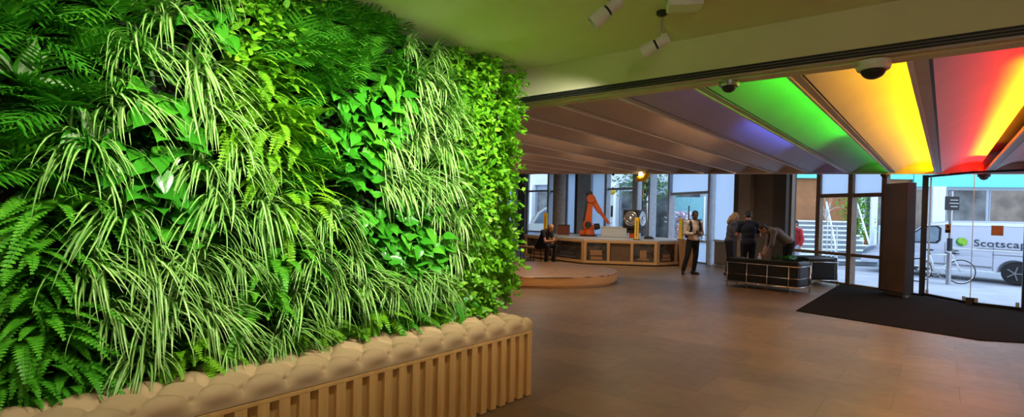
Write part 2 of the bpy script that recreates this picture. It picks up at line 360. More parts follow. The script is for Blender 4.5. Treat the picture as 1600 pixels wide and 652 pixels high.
ROWS=[
 [('S',1.19,2.70,1.13),('I',1.47,2.73,0.91),('I',1.69,2.68,1.03),('P',1.94,2.66,0.94),('P',2.15,2.73,1.09),('P',2.37,2.72,0.92),('S',2.64,2.67,0.88),('S',2.90,2.68,0.94),('I',3.14,2.73,0.96),('I',3.38,2.70,1.06),('I',3.55,2.74,1.07)],
 [('P',0.67,2.48,0.96),('P',0.85,2.42,0.92),('S',1.07,2.43,1.04),('O',1.30,2.46,0.97),('I',1.55,2.48,1.01),('P',1.79,2.45,1.07),('P',2.00,2.49,0.89),('P',2.29,2.48,0.88),('F',2.53,2.44,1.00),('S',2.76,2.46,1.14),('S',2.95,2.43,1.10),('I',3.21,2.45,1.12),('I',3.43,2.45,1.04),('I',3.71,2.44,0.96)],
 [('P',0.51,2.24,0.94),('P',0.76,2.19,0.92),('S',0.97,2.22,0.90),('S',1.24,2.18,1.10),('B',1.47,2.22,0.96),('B',1.69,2.22,0.90),('P',1.94,2.23,0.89),('O',2.18,2.19,0.95),('O',2.41,2.17,1.14),('S',2.65,2.22,0.97),('S',2.85,2.24,1.03),('S',3.08,2.23,0.99),('I',3.31,2.19,0.90),('I',3.57,2.17,1.13)],
 [('P',0.64,1.92,1.02),('S',0.90,1.97,0.97),('O',1.08,1.95,1.12),('S',1.30,1.98,1.02),('B',1.54,1.98,1.11),('B',1.78,1.95,1.02),('O',2.04,1.95,0.90),('O',2.30,1.94,1.04),('S',2.47,1.93,1.03),('S',2.76,1.98,0.95),('S',3.02,1.97,1.14),('I',3.20,1.92,1.11),('I',3.45,1.97,0.97),('I',3.67,1.93,1.02)],
 [('P',0.53,1.69,0.95),('S',0.74,1.74,0.99),('O',1.02,1.67,1.11),('S',1.22,1.69,0.97),('S',1.43,1.74,0.93),('B',1.68,1.73,0.96),('P',1.90,1.71,0.99),('O',2.17,1.73,1.02),('S',2.43,1.68,1.03),('S',2.66,1.68,1.15),('S',2.85,1.71,1.05),('S',3.08,1.72,0.93),('I',3.36,1.74,1.14),('I',3.55,1.73,0.91)],
 [('F',0.67,1.45,1.03),('S',0.86,1.44,1.06),('O',1.07,1.43,1.07),('S',1.32,1.44,1.14),('S',1.60,1.48,1.07),('B',1.81,1.49,1.03),('S',2.02,1.43,1.02),('O',2.31,1.43,0.97),('O',2.48,1.44,1.03),('O',2.75,1.45,0.92),('S',2.97,1.45,0.93),('S',3.19,1.42,1.10),('I',3.46,1.44,0.97),('I',3.72,1.45,0.97)],
 [('F',0.55,1.21,1.00),('S',0.79,1.20,1.01),('S',1.01,1.19,1.11),('S',1.20,1.21,1.08),('S',1.44,1.18,0.89),('F',1.73,1.18,1.13),('S',1.90,1.16,1.06),('S',2.20,1.18,0.89),('O',2.37,1.19,1.01),('O',2.64,1.18,1.01),('O',2.83,1.20,1.11),('S',3.12,1.18,1.01),('I',3.38,1.20,1.11),('I',3.61,1.23,0.88)],
 [('F',0.60,0.93,1.07),('S',0.87,0.97,0.89),('S',1.09,0.96,1.10),('S',1.31,0.91,1.03),('F',1.58,0.92,1.07),('S',1.78,0.94,1.10),('S',2.05,0.97,1.14),('S',2.29,0.98,1.11),('S',2.51,0.96,1.07),('S',2.78,0.95,1.08),('S',2.96,0.91,1.09),('I',3.22,0.96,1.01),('I',3.43,0.92,1.07),('I',3.72,0.99,1.03)],
 [('F',0.51,0.70,0.89),('F',0.77,0.68,0.90),('S',0.96,0.74,0.97),('B',1.22,0.67,1.07),('S',1.42,0.73,0.94),('S',1.71,0.74,1.07),('B',1.90,0.68,0.92),('I',2.17,0.69,0.90),('B',2.38,0.70,1.08),('F',2.62,0.71,1.08),('B',2.90,0.67,0.90),('O',3.12,0.70,1.13),('I',3.33,0.66,1.07),('I',3.55,0.71,1.02)],
]
# ================================================================== THE SETTING
FOOT = [(4, -4), (4, 12.1), (1.18, 13.02), (.46, 13.24), (-.28, 14.19), (-4.96, 17.34), (-9, 20.16), (-18, 21.96), (-18, 3.93), (-3.45, 3.93), (-3.45, -4)]
struct(MB().prism(FOOT, -.3, 0).build('floor', M['floor']))
struct(MB().prism([(4, -4), (4, 3.95), (-3.5, 3.95), (-3.5, -4)], 2.81, 2.95).build('ceiling', M['cream']))
struct(MB().prism([(4.2, 3.95), (4.2, 12.2), (1.3, 13.2), (.5, 13.5), (-.2, 14.45), (-4.96, 17.64), (-9, 20.46), (-18.2, 22.3), (-18.2, 3.95)], 3.5, 3.65).build('ceiling_upper', M['cream']))
b = MB(); b.box((.5, 3.99, 2.705), (7.4, .12, .29)); b.box((.5, 4.11, 2.52), (7.4, .12, .04)); b.box((.5, 4.05, 3.2), (7.4, .12, .66))
struct(b.build('trim_1', M['olive']))                       # bulkhead
b = MB()
for k in range(3): b.box((.5, 3.955, 2.518+k*.019), (7.36, .05, .011), m=0)
b.box((.5, 3.975, 2.537), (7.36, .05, .06), m=1)
bo = struct(b.build('trim_2', [M['black'], M['rib']]))      # slot vent along the bulkhead foot
struct(MB().box((-3.35, -.05, 1.4), (.2, 8, 2.85)).build('wall_left', M['white']))
struct(MB().box((-10.7, 3.88, 1.75), (14.6, .16, 3.6)).build('wall_left_return', M['white']))
struct(MB().box((.3, -4.08, 1.4), (7.6, .16, 2.9)).build('wall_back', M['cream']))
struct(MB().box((4.08, 4.1, 1.75), (.16, 16.4, 3.5)).build('wall_right', M['cream']))
struct(MB().box((-18.08, 13.1, 1.75), (.16, 18.4, 3.5)).build('wall_far', M['white']))
struct(MB().box((-3.2, .40, 1.4), (.10, .045, 2.82)).build('trim_3', M['taupe']))

# slatted ceiling: every panel is a thing (vault, rib, end closure); coloured ones get a light in the cove
def farp(x): return (x, 13.87+.401*(x-.58))
NEAR = [2.1, 1.38, .68, -.18, -.86, -1.52, -2.16, -2.77, -3.36, -3.98, -4.62, -5.28, -5.96, -6.66, -7.4, -8.2, -9.05, -9.95, -10.9, -11.9]
FAR = [1.95, 1.28, .63, -.12, -.84, -1.55, -2.21, -2.83, -3.5, -4.12, -4.72, -5.3, -5.9, -6.5, -7.12, -7.76, -8.42, -9.1, -9.8, -10.55]
PAN = ['purple grey ceiling panel beyond the red one, at the frame edge', 'dim red ceiling panel just past the bright red and yellow one', 'vaulted ceiling panel lit bright red with a yellow streak', 'vaulted ceiling panel lit bright golden yellow',
       'vaulted ceiling panel lit green, beside the yellow one', 'vaulted ceiling panel with a blue light patch, beside the green one']
ORD = ['first', 'second', 'third', 'fourth', 'fifth', 'sixth', 'seventh', 'eighth', 'ninth', 'tenth', 'eleventh', 'twelfth', 'thirteenth', 'fourteenth']
for i in range(len(NEAR)-1):
    # panel i lies between the rib i (right) and the rib i+1 (left)
    ny = 4.17
    def P(u, t, z):      # u 0 = left rib .. 1 = right rib ; t 0 = bulkhead .. 1 = far edge
        xn = NEAR[i+1]+(NEAR[i]-NEAR[i+1])*u; xf = FAR[i+1]+(FAR[i]-FAR[i+1])*u
        a = V((xn, ny, z)); f = farp(xf); e = V((f[0], f[1], z)); return a.lerp(e, t)
    lab = PAN[i-0] if i < len(PAN) else 'plain brownish vaulted ceiling panel, %s away from the blue-lit one' % ORD[i-len(PAN)]
    t = thing('ceiling_panel', lab, 'ceiling panel', (NEAR[i], ny, 2.5), 0, 'vaulted ceiling panels')
    off = V((NEAR[i], ny, 2.5))
    b = MB(); vs = []; fs = []; NU, NT = 12, 14
    for a in range(NT+1):
        for c in range(NU+1):
            u = .13+(.93-.13)*c/NU; h = 2.505+.20*sin(min(1, c/NU*1.0)*pi*.62)
            vs.append(P(u, a/NT, h)-off)
    for a in range(NT):
        for c in range(NU): fs.append((a*(NU+1)+c, (a+1)*(NU+1)+c, (a+1)*(NU+1)+c+1, a*(NU+1)+c+1))
    b.add(vs, fs); b.build('vault', M['slat'], t, smooth=True)
    b = MB()                                   # rib on the left of the vault: pale edge, flat, dark slot
    def strip(u0, u1, z0, z1, m):
        p = [P(u, tt, z)-off for tt in (0, 1) for u, z in ((u0, z0), (u1, z0), (u1, z1), (u0, z1))]
        b.add(p, [(0, 1, 2, 3), (7, 6, 5, 4), (0, 4, 5, 1), (1, 5, 6, 2), (2, 6, 7, 3), (3, 7, 4, 0)], m)
    strip(-.02, .016, 2.492, 2.54, 0); strip(.016, .105, 2.5, 2.52, 1); strip(.105, .13, 2.506, 2.52, 2)
    b.build('rib', [M['ribw'], M['rib'], M['black']], t)
    b = MB(); p = [P(u, 1, z)-off for u, z in ((-.02, 2.49), (1, 2.49), (1, 2.85), (-.02, 2.85))]
    b.add(p, [(0, 1, 2, 3)]); b.build('end_panel', M['slat'], t)
def covelight(i, t0, t1, e, col, lift=.035, du=.045, wid=.05, nrm=(-.75, 0, .66), spread=170):
    xn = NEAR[i]+(NEAR[i+1]-NEAR[i])*du; xf = FAR[i]+(FAR[i+1]-FAR[i])*du; fy = farp(xf)[1]
    a = V((xn, 4.17, 2.5+lift)); c = V((xf, fy, 2.5+lift)); p0 = a.lerp(c, t0); p1 = a.lerp(c, t1); d = (p1-p0)
    area('cove_light', (p0+p1)/2, nrm, d.length, wid, e, col, d.normalized(), spread)
covelight(1, .0, 1, 8, (1, .03, .03))
covelight(2, 0, 1, 85, (1, .010, .003), nrm=(-.6, 0, .8), spread=155)
covelight(2, .12, .85, 40, (1, .62, 0), .035, .12, .04, (-.15, 0, 1), 110)
covelight(3, 0, 1, 115, (1, .52, .0), nrm=(-.6, 0, .8), spread=165)
covelight(4, .0, .5, 27, (.03, 1, .02), nrm=(-.6, 0, .8), spread=160); covelight(4, .4, 1, 7, (.05, 1, .06), nrm=(-.5, 0, .86), spread=130)
covelight(5, .30, .58, 14, (.08, .14, 1), nrm=(-.5, 0, .86), spread=140); covelight(5, .0, 1, 3.5, (.4, .4, 1))
for i in range(6, len(NEAR)-1): covelight(i, .0, 1, 2.6, (1, .58, .34)); covelight(i, *((.2, .45), (.5, .7), (.3, .5))[i % 3], 2.0, (1, .62, .34))
covelight(0, 0, 1, 10, (.5, .2, .6))
# far edge of the slatted ceiling: fascia up to the higher soffit
fa, fb = farp(-12), farp(2.4)
struct(MB().beam((fa[0], fa[1]+.06, 3.0), (fb[0], fb[1]+.06, 3.0), .08, 1.02).build('trim_4', M['taupe']))
struct(MB().beam((fa[0], fa[1]-.01, 2.49), (fb[0], fb[1]-.01, 2.49), .05, .03).build('trim_5', M['rib']))
struct(MB().prism([(4, 4.1), (4, 12.1), (2.4, fb[1]), (-12, fa[1]), (-18, fa[1]-2.5), (-18, 4.1)], 2.9, 2.97).build('ceiling_slat_back', M['darker']))
struct(MB().prism([(-11.9, 4.17), (-10.55, farp(-10.55)[1]), (-12, fa[1]), (-18, fa[1]-2.5), (-18, 4.17)], 2.5, 2.55).build('ceiling_flat_end', M['slat']))

# ---------------------------------------------------------------- glazing
G0 = V((-1.68, 15.05, 0)); GD = V((-.8203, .5719, 0)); GN = V((-.5719, -.8203, 0))
def gs(s): return G0+GD*s
H0 = V((-9, 20.16, 0)); HD = V((-9, 1.8, 0)).normalized()
def hs(x): return H0+HD*((x+9)/HD.x)
TOP = 3.5
def window(n, fa, fb, sill, transom, upper, lower, lowpanel, mat, wl, wr, top=TOP):
    """posts at both ends, sill bar, transom bar; upper/lower infill; fa, fb: points on the floor line"""
    r = bpy.data.objects.new('window_%d' % n, None); COL.objects.link(r); r.location = fa; struct(r)
    A, B = V((0, 0, 0)), fb-fa; d = (B-A).normalized(); L = (B-A).length; Z = lambda z: V((0, 0, z))
    b = MB()
    if wl: b.beam(A+Z(top/2)-Z(top/2)+d*0, A+Z(top), wl, .12, up=d)
    if wr: b.beam(B, B+Z(top), wr, .12, up=d)
    if b.v: b.build('window_frame', mat, r)
    b = MB(); b.beam(A+Z(.02), B+Z(.02), .1, .05)
    if sill: b.beam(A+Z(sill), B+Z(sill), .1, .07)
    if transom: b.beam(A+Z(transom), B+Z(transom), .1, .09)
    b.build('glazing_bar', mat, r)
    def pane(z0, z1, mt, nm):
        MB().quad(A+Z(z0), B+Z(z0), B+Z(z1), A+Z(z1)).build(nm, mt, r)
    if lowpanel is not None and sill: pane(.04, sill, lowpanel, 'lower_panel')
    pane(sill or .04, transom or top, lower, 'pane')
    if transom: pane(transom, top, upper, 'upper_pane')
    return r
g, f_ = M['glass'], M['frost']
fr, fb_ = M['frame'], M['framebr']
window(1, gs(1.81), gs(.9), .72, None, None, g, g, fb_, .10, .11)
window(2, gs(.9), gs(-.03), .72, 2.13, f_, g, g, fb_, 0, .16)
window(3, gs(-.03), gs(-.85), .72, 2.12, f_, g, g, fb_, 0, .10)
window(4, gs(-.85), gs(-1.70), None, None, None, g, None, M['bframe'], 0, 0)
window(5, gs(7.45), gs(5.1), .74, 2.37, f_, g, f_, fr, .25, .30)
window(6, gs(4.94), gs(3.95), .80, None, None, f_, M['dark'], fr, 0, .12)
window(7, gs(8.75), gs(7.45), .70, None, None, g, f_, fr, .30, 0)
window(8, hs(-9.55), hs(-9.0), .70, None, None, g, f_, fr, .28, .1)
window(9, hs(-11.1), hs(-9.7), .70, 2.65, g, g, f_, fr, .28, .24)
window(10, hs(-11.9), hs(-11.1), .70, None, None, f_, f_, fr, 0, 0)
window(11, hs(-13.4), hs(-12.75), .70, None, None, f_, f_, fr, 0, 0)
window(12, hs(-16.0), hs(-14.45), .70, 2.65, g, g, f_, fr, .1, .35)
window(13, hs(-17.7), hs(-16.9), .70, None, None, g, f_, fr, .2, 0)
window(14, hs(-14.45), hs(-13.4), .70, 2.62, g, g, f_, fr, 0, .1)
def pier(n, a, b, th, mt, out=.0):
    d = (b-a).normalized(); nn = V((d.y, -d.x, 0)); nn = nn if nn.y < 0 else -nn
    struct(MB().beam(a+nn*out+V((0, 0, 1.75)), b+nn*out+V((0, 0, 1.75)), th, 3.5).build('wall_pier_%d' % n, mt))
pier(1, gs(3.9), gs(3.44), .30, M['darker']); pier(2, gs(3.46), gs(2.98), .45, M['taupe'], .12)
pier(3, gs(3.1), gs(2.25), .3, M['dark'], .05); pier(4, gs(2.4), gs(1.80), .34, M['darker'], .02)
pier(5, hs(-12.65), hs(-11.9), .3, M['pierblue']); pier(6, hs(-12.85), hs(-12.68), .2, M['darker'], .0)
pier(7, hs(-16.55), hs(-16.0), .3, M['darker'], .06); pier(8, hs(-16.95), hs(-16.5), .3, M['pierblue'], .1)
struct(MB().lathe([(.26, 0), (.26, 3.5)], 28, (-12.40, 18.87, 0)).build('column_round', M['concrete'], smooth=False))

# ---------------------------------------------------------------- entrance door: glass leaves in black frames
D0, D1, D2, D3 = V((-.28, 14.19, 0)), V((.46, 13.24, 0)), V((1.18, 13.02, 0)), V((2.6, 12.5, 0))
r = bpy.data.objects.new('door_1', None); COL.objects.link(r); r.location = D0; struct(r)
Z = lambda z: V((0, 0, z))
def leaf(a, b, name):
    a, b = a-D0, b-D0
    m = MB(); m.quad(a+Z(.05), b+Z(.05), b+Z(2.47), a+Z(2.47)); return m.build(name, M['glass'], r)
leaf(D0, D1, 'glass_leaf'); leaf(D1, D2, 'glass_leaf'); leaf(D2, D3, 'glass_leaf')
b = MB()
for p, q in ((D0, D1), (D1, D2), (D2, D3)): b.beam(p-D0+Z(.035), q-D0+Z(.035), .05, .06); b.beam(p-D0+Z(2.47), q-D0+Z(2.47), .08, .04)
b.build('rail', M['bframe'], r)
b = MB(); b.beam(V((0, 0, 0)), Z(2.5), .13, .10, up=(1, 0, 0)); b.build('door_post', M['bframe'], r)
b = MB(); q = D2-D0; b.beam(q, q+Z(2.5), .10, .08, up=(1, 0, 0)); b.build('door_post', M['bframe'], r)
b = MB(); q = V((.09, .02, 0)); b.beam(q, q+Z(2.45), .025, .03, up=(1, 0, 0)); q = D1-D0; b.beam(q, q+Z(2.45), .012, .012, up=(1, 0, 0)); b.build('glass_edge', M['steel'], r)
b = MB(); q = D1-D0; b.box(q+Z(.07), (.13, .07, .14)); b.build('floor_pivot', M['black'], r)
def sticker(c, d, w_, h_, name, mats, inner=None):
    d = d.normalized(); n = V((d.y, -d.x, 0)); n = n if n.y < 0 else -n
    m = MB(); c = c+n*.012-D0
    m.quad(c-d*w_/2-Z(h_/2), c+d*w_/2-Z(h_/2), c+d*w_/2+Z(h_/2), c-d*w_/2+Z(h_/2))
    if inner:
        c2 = c+n*.003
        m.quad(c2-d*w_*.42-Z(h_*.46), c2+d*w_*.42-Z(h_*.46), c2+d*w_*.42-Z(h_*.14), c2-d*w_*.42-Z(h_*.14), 1)
        m.quad(c2-d*w_*.14+Z(h_*.0), c2+d*w_*.14+Z(h_*.0), c2+d*w_*.14+Z(h_*.36), c2-d*w_*.14+Z(h_*.36), 1)
    o = m.build(name, mats, r); return o
sticker(V((.115, 13.683, 1.41)), D1-D0, .14, .17, 'glass_sticker', [M['sticker'], M['black']], True)['label'] = 'small orange notice with black symbol stuck on glass'
sticker(V((.80, 13.136, 1.40)), D2-D1, .17, .18, 'glass_sticker', [M['tan']])['label'] = 'plain tan square stuck on glass'
b = MB()
for p, q in ((D0, D1), (D1, D2)):
    for k in (.12, .88): c = p.lerp(q, k)-D0; b.box(c+Z(.10), (.05, .03, .09))
b.build('patch_fitting', M['steel'], r)

# entrance mat
tag(MB().prism([(-1.85, 10.0), (.43, 9.28), (1.7, 9.9), (1.7, 12.75), (1.15, 12.95), (.44, 13.16), (-.32, 14.1), (-1.85, 15.02)], 0, .012).build('entrance_mat', M['mat']),
    'large dark brown entrance mat on the floor before the glass door', 'mat')
# free standing bronze pillar
c = V((-.97, 13.98, 0)); a = V((-.55, 13.41, 0)); d = (c-a).normalized(); e = V((.805, .593, 0)).normalized()
t = thing('bronze_pillar', 'square bronze-brown pillar standing on the mat beside the glass door', 'pillar', (a+(c-a)/2+e*.12)[:])
o = a+(c-a)/2+e*.12
ps = [a-o, c-o, c+e*.18-o, a+e*.18-o]
b = MB(); b.prism([(p.x, p.y) for p in ps][::-1], .10, 2.31); bo = b.build('casing', [M['pillar'], M['pillar_shade']], t, bevel=.008)
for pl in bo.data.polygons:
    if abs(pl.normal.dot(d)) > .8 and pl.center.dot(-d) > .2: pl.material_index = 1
b = MB(); b.prism([(p.x*.86, p.y*.86) for p in ps], .012, .10); b.build('plinth', M['darker'], t)
b = MB(); b.lathe([(.045, .012), (.045, .055), (.02, .06)], 14, (ps[0]*.96+V((.03, .0, 0)))[:]); b.build('foot', M['steel'], t)

# ---------------------------------------------------------------- ceiling fittings
def dome(x, y, z, r_, label, body, name='dome_camera', cat='security camera'):
    t = thing(name, label, cat, (x, y, z))
    MB().lathe([(r_, 0), (r_, -.35*r_), (r_*.92, -.55*r_), (r_*.5, -.6*r_)], 24).build('housing', body, t, smooth=False)
    b = MB(); b.lathe([(r_*.72, -.55*r_)]+[(r_*.72*cos(k*pi/12), -.55*r_-r_*.6*sin(k*pi/12)) for k in range(1, 6)], 24); b.build('lens_dome', M['black'], t, smooth=True)
    return t
dome(-3.12, 4.03, 2.5, .075, 'white dome camera under the bulkhead beside the living wall', M['white'])
dome(-1.24, 4.09, 2.5, .07, 'grey dome camera under the bulkhead by the green ceiling panel', M['steel'])
dome(-.36, 4.06, 2.5, .095, 'large white dome camera under the bulkhead by the yellow ceiling panel', M['white'])
dome(-.92, 13.26, 2.475, .075, 'small black dome at the far end of the green ceiling panel', M['black'])
dome(.62, 13.86, 2.475, .10, 'black dome at the far end of the red ceiling panel', M['black'])
dome(-5.92, 11.22, 2.475, .035, 'tiny dark sensor at the far ceiling edge over the robot', M['black'], 'ceiling_sensor', 'sensor')
def tracklight(x, y, drop, d, label, L=.16, r_=.037):
    t = thing('track_spotlight', label, 'spotlight', (x, y, 2.81), 0, 'spotlights on the near ceiling')
    MB().lathe([(.035, 0), (.035, -.02), (.012, -.035)], 16).build('ceiling_mount', M['black'], t)
    MB().tube([(0, 0, -.02), (0, 0, -drop), (.025, .02, -drop-.03)], .006, 8).build('stem', M['steel'], t)
    d = V(d).normalized(); q = rot_to(d); c = V((.025, .02, -drop-.03))
    b = MB(); b.lathe([(.012, -.02), (r_*.85, -.015), (r_*.85, L*.38)], 20, c, q); b.build('gear_housing', M['white'], t, smooth=False)
    b = MB(); b.lathe([(r_*.8, L*.38), (r_*.8, L*.46)], 20, c, q); b.build('joint_ring', M['black'], t)
    b = MB(); b.lathe([(r_, L*.46), (r_*1.06, L), (r_*.9, L), (r_*.85, L*.9)], 20, c, q); b.build('lamp_head', M['white'], t, smooth=False)
tracklight(-1.52, 2.82, .045, (-.62, -.40, -.62), 'white track spotlight, nearer of the two hanging under the ceiling', .19, .042)
tracklight(-1.43, 3.31, .14, (-.85, -.22, -.42), 'white track spotlight on the longer stem before the bulkhead', .17, .04)
b = MB(); b.box((0, 0, -.025), (.20, .14, .05)); o = b.build('junction_box', M['white'], loc=(-1.25, 3.22, 2.81), rz=.5, bevel=.006); tag(o, 'pale flat junction box on the ceiling beside the spotlights', 'junction box')
t = thing('pendant_lamp', 'yellow globe lamp cluster hanging at the far ceiling edge', 'lamp', (-5.26, 11.36, 2.49))
MB().tube([(0, 0, .0), (0, 0, -.05)], .012).build('stem', M['steel'], t)
for x, z in ((-.10, -.13), (.09, -.07), (.02, -.14)):
    b = MB(); b.ell((x, 0, z), (.075, .075, .07)); b.build('globe', M['yellow'], t, smooth=True)
b = MB(); b.ell((-.02, -.06, -.03), (.045, .045, .05)); b.build('bulb', M['lampglow'], t, smooth=True)
MB().tube([(.02, 0, -.18), (.02, 0, -.36)], .004).tube([(.02, 0, -.36), (.02, 0, -.56)], .016).build('pull_cord', M['white'], t)
# ================================================================== LIVING WALL
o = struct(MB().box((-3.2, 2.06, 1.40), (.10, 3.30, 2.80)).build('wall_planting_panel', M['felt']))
def leafblade(mb, p, d, L, w, droop, seg=6, stripe=False, fold=.25, prof=None, upv=(0, 0, 1), m=0, m2=1):
    p = V(p); d = V(d).normalized(); step = L/seg; vs = []; n = 4 if stripe else 3
    for i in range(seg+1):
        t = i/seg; ww = w*(prof(t) if prof else max(.03, (min(1, t*5+.35))*(1-t**2.2)))
        sd = d.cross(V(upv)); sd = sd.normalized() if sd.length > .05 else V((0, 1, 0)); nn = sd.cross(d)
        for k in range(n):
            f = (-1, -.42, .42, 1)[k] if stripe else (k/(n-1)-.5)*2
            vs.append(p+sd*f*ww/2+nn*abs(f)*ww*fold/2)
        p = p+d*step; d = (d+V((0, 0, -droop*step))).normalized()
    for i in range(seg):
        for k in range(n-1):
            mb.add([], [])
            mb.f.append(tuple(len(mb.v)+q for q in (i*n+k, i*n+k+1, (i+1)*n+k+1, (i+1)*n+k))); mb.m.append(m2 if stripe and k == 1 else m)
    mb.v += [tuple(q) for q in vs]
def spider(rs):
    b = MB()
    for i in range(72):
        a = rs.uniform(-.2*pi, 1.2*pi); o = rs.uniform(.3, 1.2)
        d = V((o, cos(a)*.58, sin(a)*.75+.15)); L = rs.uniform(.20, .43)
        leafblade(b, (0, rs.uniform(-.05, .05), rs.uniform(-.05, .05)), d, L, rs.uniform(.013, .020), rs.uniform(4.0, 8), 7, True)
    return b, [L_spg, L_spw]
def pinnate(b, p, d, L, n, ll, lw, droop, ang=1.0, prof=None, tip=.25, ls=2, ldroop=1.0):
    p = V(p); d = V(d).normalized(); step = L/n; pts = [p]
    for i in range(n):
        t = (i+.5)/n; p = p+d*step; d = (d+V((0, 0, -droop*step))).normalized(); pts.append(p)
        if t < .12: continue
        sd = d.cross(V((0, 0, 1))); sd = sd.normalized() if sd.length > .05 else V((0, 1, 0)); nn = sd.cross(d)
        sc = prof(t)
        for s in (-1, 1):
            leafblade(b, p, sd*s*sin(ang)+d*cos(ang)+nn*.12, ll*sc, lw*(.5+.5*sc), ldroop, ls, False, .15, lambda q: (.75, 1, .08)[min(2, int(q*2.01))] if ls == 2 else max(.05, 1-abs(q-.35)*1.4), nn)
    b.tube(pts, .0022, 4)
def palm(rs):
    b = MB()
    for i in range(30):
        a = rs.uniform(-.25*pi, 1.25*pi); d = V((rs.uniform(.5, 1.3), cos(a), sin(a)*.8+.1))
        pinnate(b, (0, rs.uniform(-.05, .05), rs.uniform(-.06, .06)), d, rs.uniform(.16, .30), 8, .115, .016, rs.uniform(2.0, 4.5), .80, lambda t: .55+.6*sin(pi*min(1, t*.9+.08)), ls=3, ldroop=2.5)
    return b, [L_palm]
def fernf(mat):
    def f(rs):
        b = MB()
        for i in range(44):
            a = rs.uniform(-.3*pi, 1.3*pi); d = V((rs.uniform(.45, 1.3), cos(a), sin(a)*.75+.1))
            pinnate(b, (0, rs.uniform(-.07, .07), rs.uniform(-.07, .07)), d, rs.uniform(.20, .36), 20, .054, .019, rs.uniform(3, 7), 1.25, lambda t: max(.12, (1-t)**.7*min(1, .4+t*3)), ldroop=1.5)
        return b, [mat]
    return f
def heart(t): return (.45, .88, 1.0, .94, .80, .60, .36, .14, .01)[min(8, int(t*8.01))]
def pothos(rs):
    b = MB()
    for i in range(30):
        a = rs.uniform(0, 2*pi); r = rs.uniform(.02, .17)
        e = V((rs.uniform(.05, .17), cos(a)*r, sin(a)*r)); b.tube([(0, 0, 0), e*.6+V((0, 0, .03)), e], .003, 5)
        d = V((rs.uniform(.1, .7), cos(a)*.7+rs.uniform(-.4, .4), rs.uniform(-.9, .25)))
        nrm = V((1, rs.uniform(-.3, .3), .7))
        L = rs.uniform(.075, .135); leafblade(b, e, d, L, L*.66, rs.uniform(2, 7), 8, False, .22, heart, nrm)
    return b, [L_poth]
def ivy(rs):
    b = MB()
    for i in range(30):
        a = rs.uniform(0, 2*pi); d = V((rs.uniform(.4, 1.2), cos(a), sin(a)*.9)).normalized(); L = rs.uniform(.14, .28)
        p = V((0, rs.uniform(-.08, .08), rs.uniform(-.08, .08))); pts = [p]
        for k in range(8):
            p = p+d*L/8; d = (d+V((0, 0, -.12))).normalized(); pts.append(p)
            for q in range(2):
                ld = V((rs.uniform(.1, 1), rs.uniform(-1, 1), rs.uniform(-.8, .7))); l = rs.uniform(.032, .058)
                leafblade(b, p, ld, l, l*.62, 2, 3, False, .2, lambda t: (.45, 1, .75, .05)[min(3, int(t*3.01))], (1, rs.uniform(-.4, .4), .6))
        b.tube(pts, .002, 4)
    return b, [L_ivy]
def pale(rs):
    b = MB()
    for i in range(9):
        a = rs.uniform(0, pi); d = V((.8, cos(a), sin(a)+.2)); L = rs.uniform(.18, .26)
        leafblade(b, (0, 0, 0), d, L, L*.38, 2.5, 7, True, .25, lambda t: max(.03, sin(pi*min(1, t**.8))), (1, 0, .6))
    return b, [L_poth, L_pale]
KINDS = {'S': ('spider_plant', spider, 'striped spider plant', 'spider plant', 4), 'P': ('parlour_palm', palm, 'dark feathery palm', 'palm', 3),
         'F': ('sword_fern', fernf(L_fern), 'mid-green fern', 'fern', 3), 'B': ('bright_fern', fernf(L_bfern), 'bright yellow-green fern', 'fern', 3),
         'O': ('pothos', pothos, 'glossy broad-leaved plant', 'pothos', 3), 'I': ('small_leaved_creeper', ivy, 'bright small-leaved creeper', 'creeper', 3),
         'C': ('pale_leaved_plant', pale, 'plant with large pale-centred leaves', 'foliage plant', 1)}
MESH = {}
rs = random.Random(4)
for k, (nm, fn, _, _, n) in KINDS.items():
    MESH[k] = []
    for q in range(n):
        b, ms = fn(rs); me = bpy.data.meshes.new(nm); me.from_pydata(b.v, [], b.f)
        for m in ms: me.materials.append(m)
        me.polygons.foreach_set('material_index', b.m); me.polygons.foreach_set('use_smooth', [True]*len(b.f)); me.update(); MESH[k].append(me)
ROWN = ['top', 'second', 'third', 'fourth', 'fifth', 'sixth', 'seventh', 'eighth', 'bottom']
def plant(k, x, y, z, sc, label):
    nm, _, _, cat, n = KINDS[k]
    o = bpy.data.objects.new(nm, rs.choice(MESH[k])); COL.objects.link(o)
    o.location = (x, y, z); o.scale = (sc, sc, sc); o.rotation_euler = (rs.uniform(-.25, .25), 0, rs.uniform(-.2, .2))
    tag(o, label, cat, 'plants of the living wall'); return o
for r, row in enumerate(ROWS):
    cnt = {}
    for (k, y, z, sc) in row:
        cnt[k] = cnt.get(k, 0)+1
        f = {'S': 1.0, 'P': 1.08, 'F': 1.1, 'B': 1.1, 'O': 1.0, 'I': 1.08}[k]
        plant(k, -3.10 if k == 'S' else -3.14, y, z, sc*f, '%s, %s row of the living wall, %s such from the white wall' % (KINDS[k][2], ROWN[r], ORD[cnt[k]-1]))
for i, z in enumerate((2.62, 2.32, 2.05, 1.78, 1.5, 1.22, .96)):
    o = plant('I', -3.05, 3.66, z, 1.0, 'small-leaved creeper on the end edge of the living wall, %s from the ceiling' % ORD[i]); o.rotation_euler.z = .9
plant('C', -3.08, .52, 2.02, 1.0, 'plant with large pale-centred leaves at the upper white wall edge of the living wall')
plant('C', -3.06, .78, 1.80, .9, 'plant with pale-centred leaves among palms in the living wall').rotation_euler.x = .5

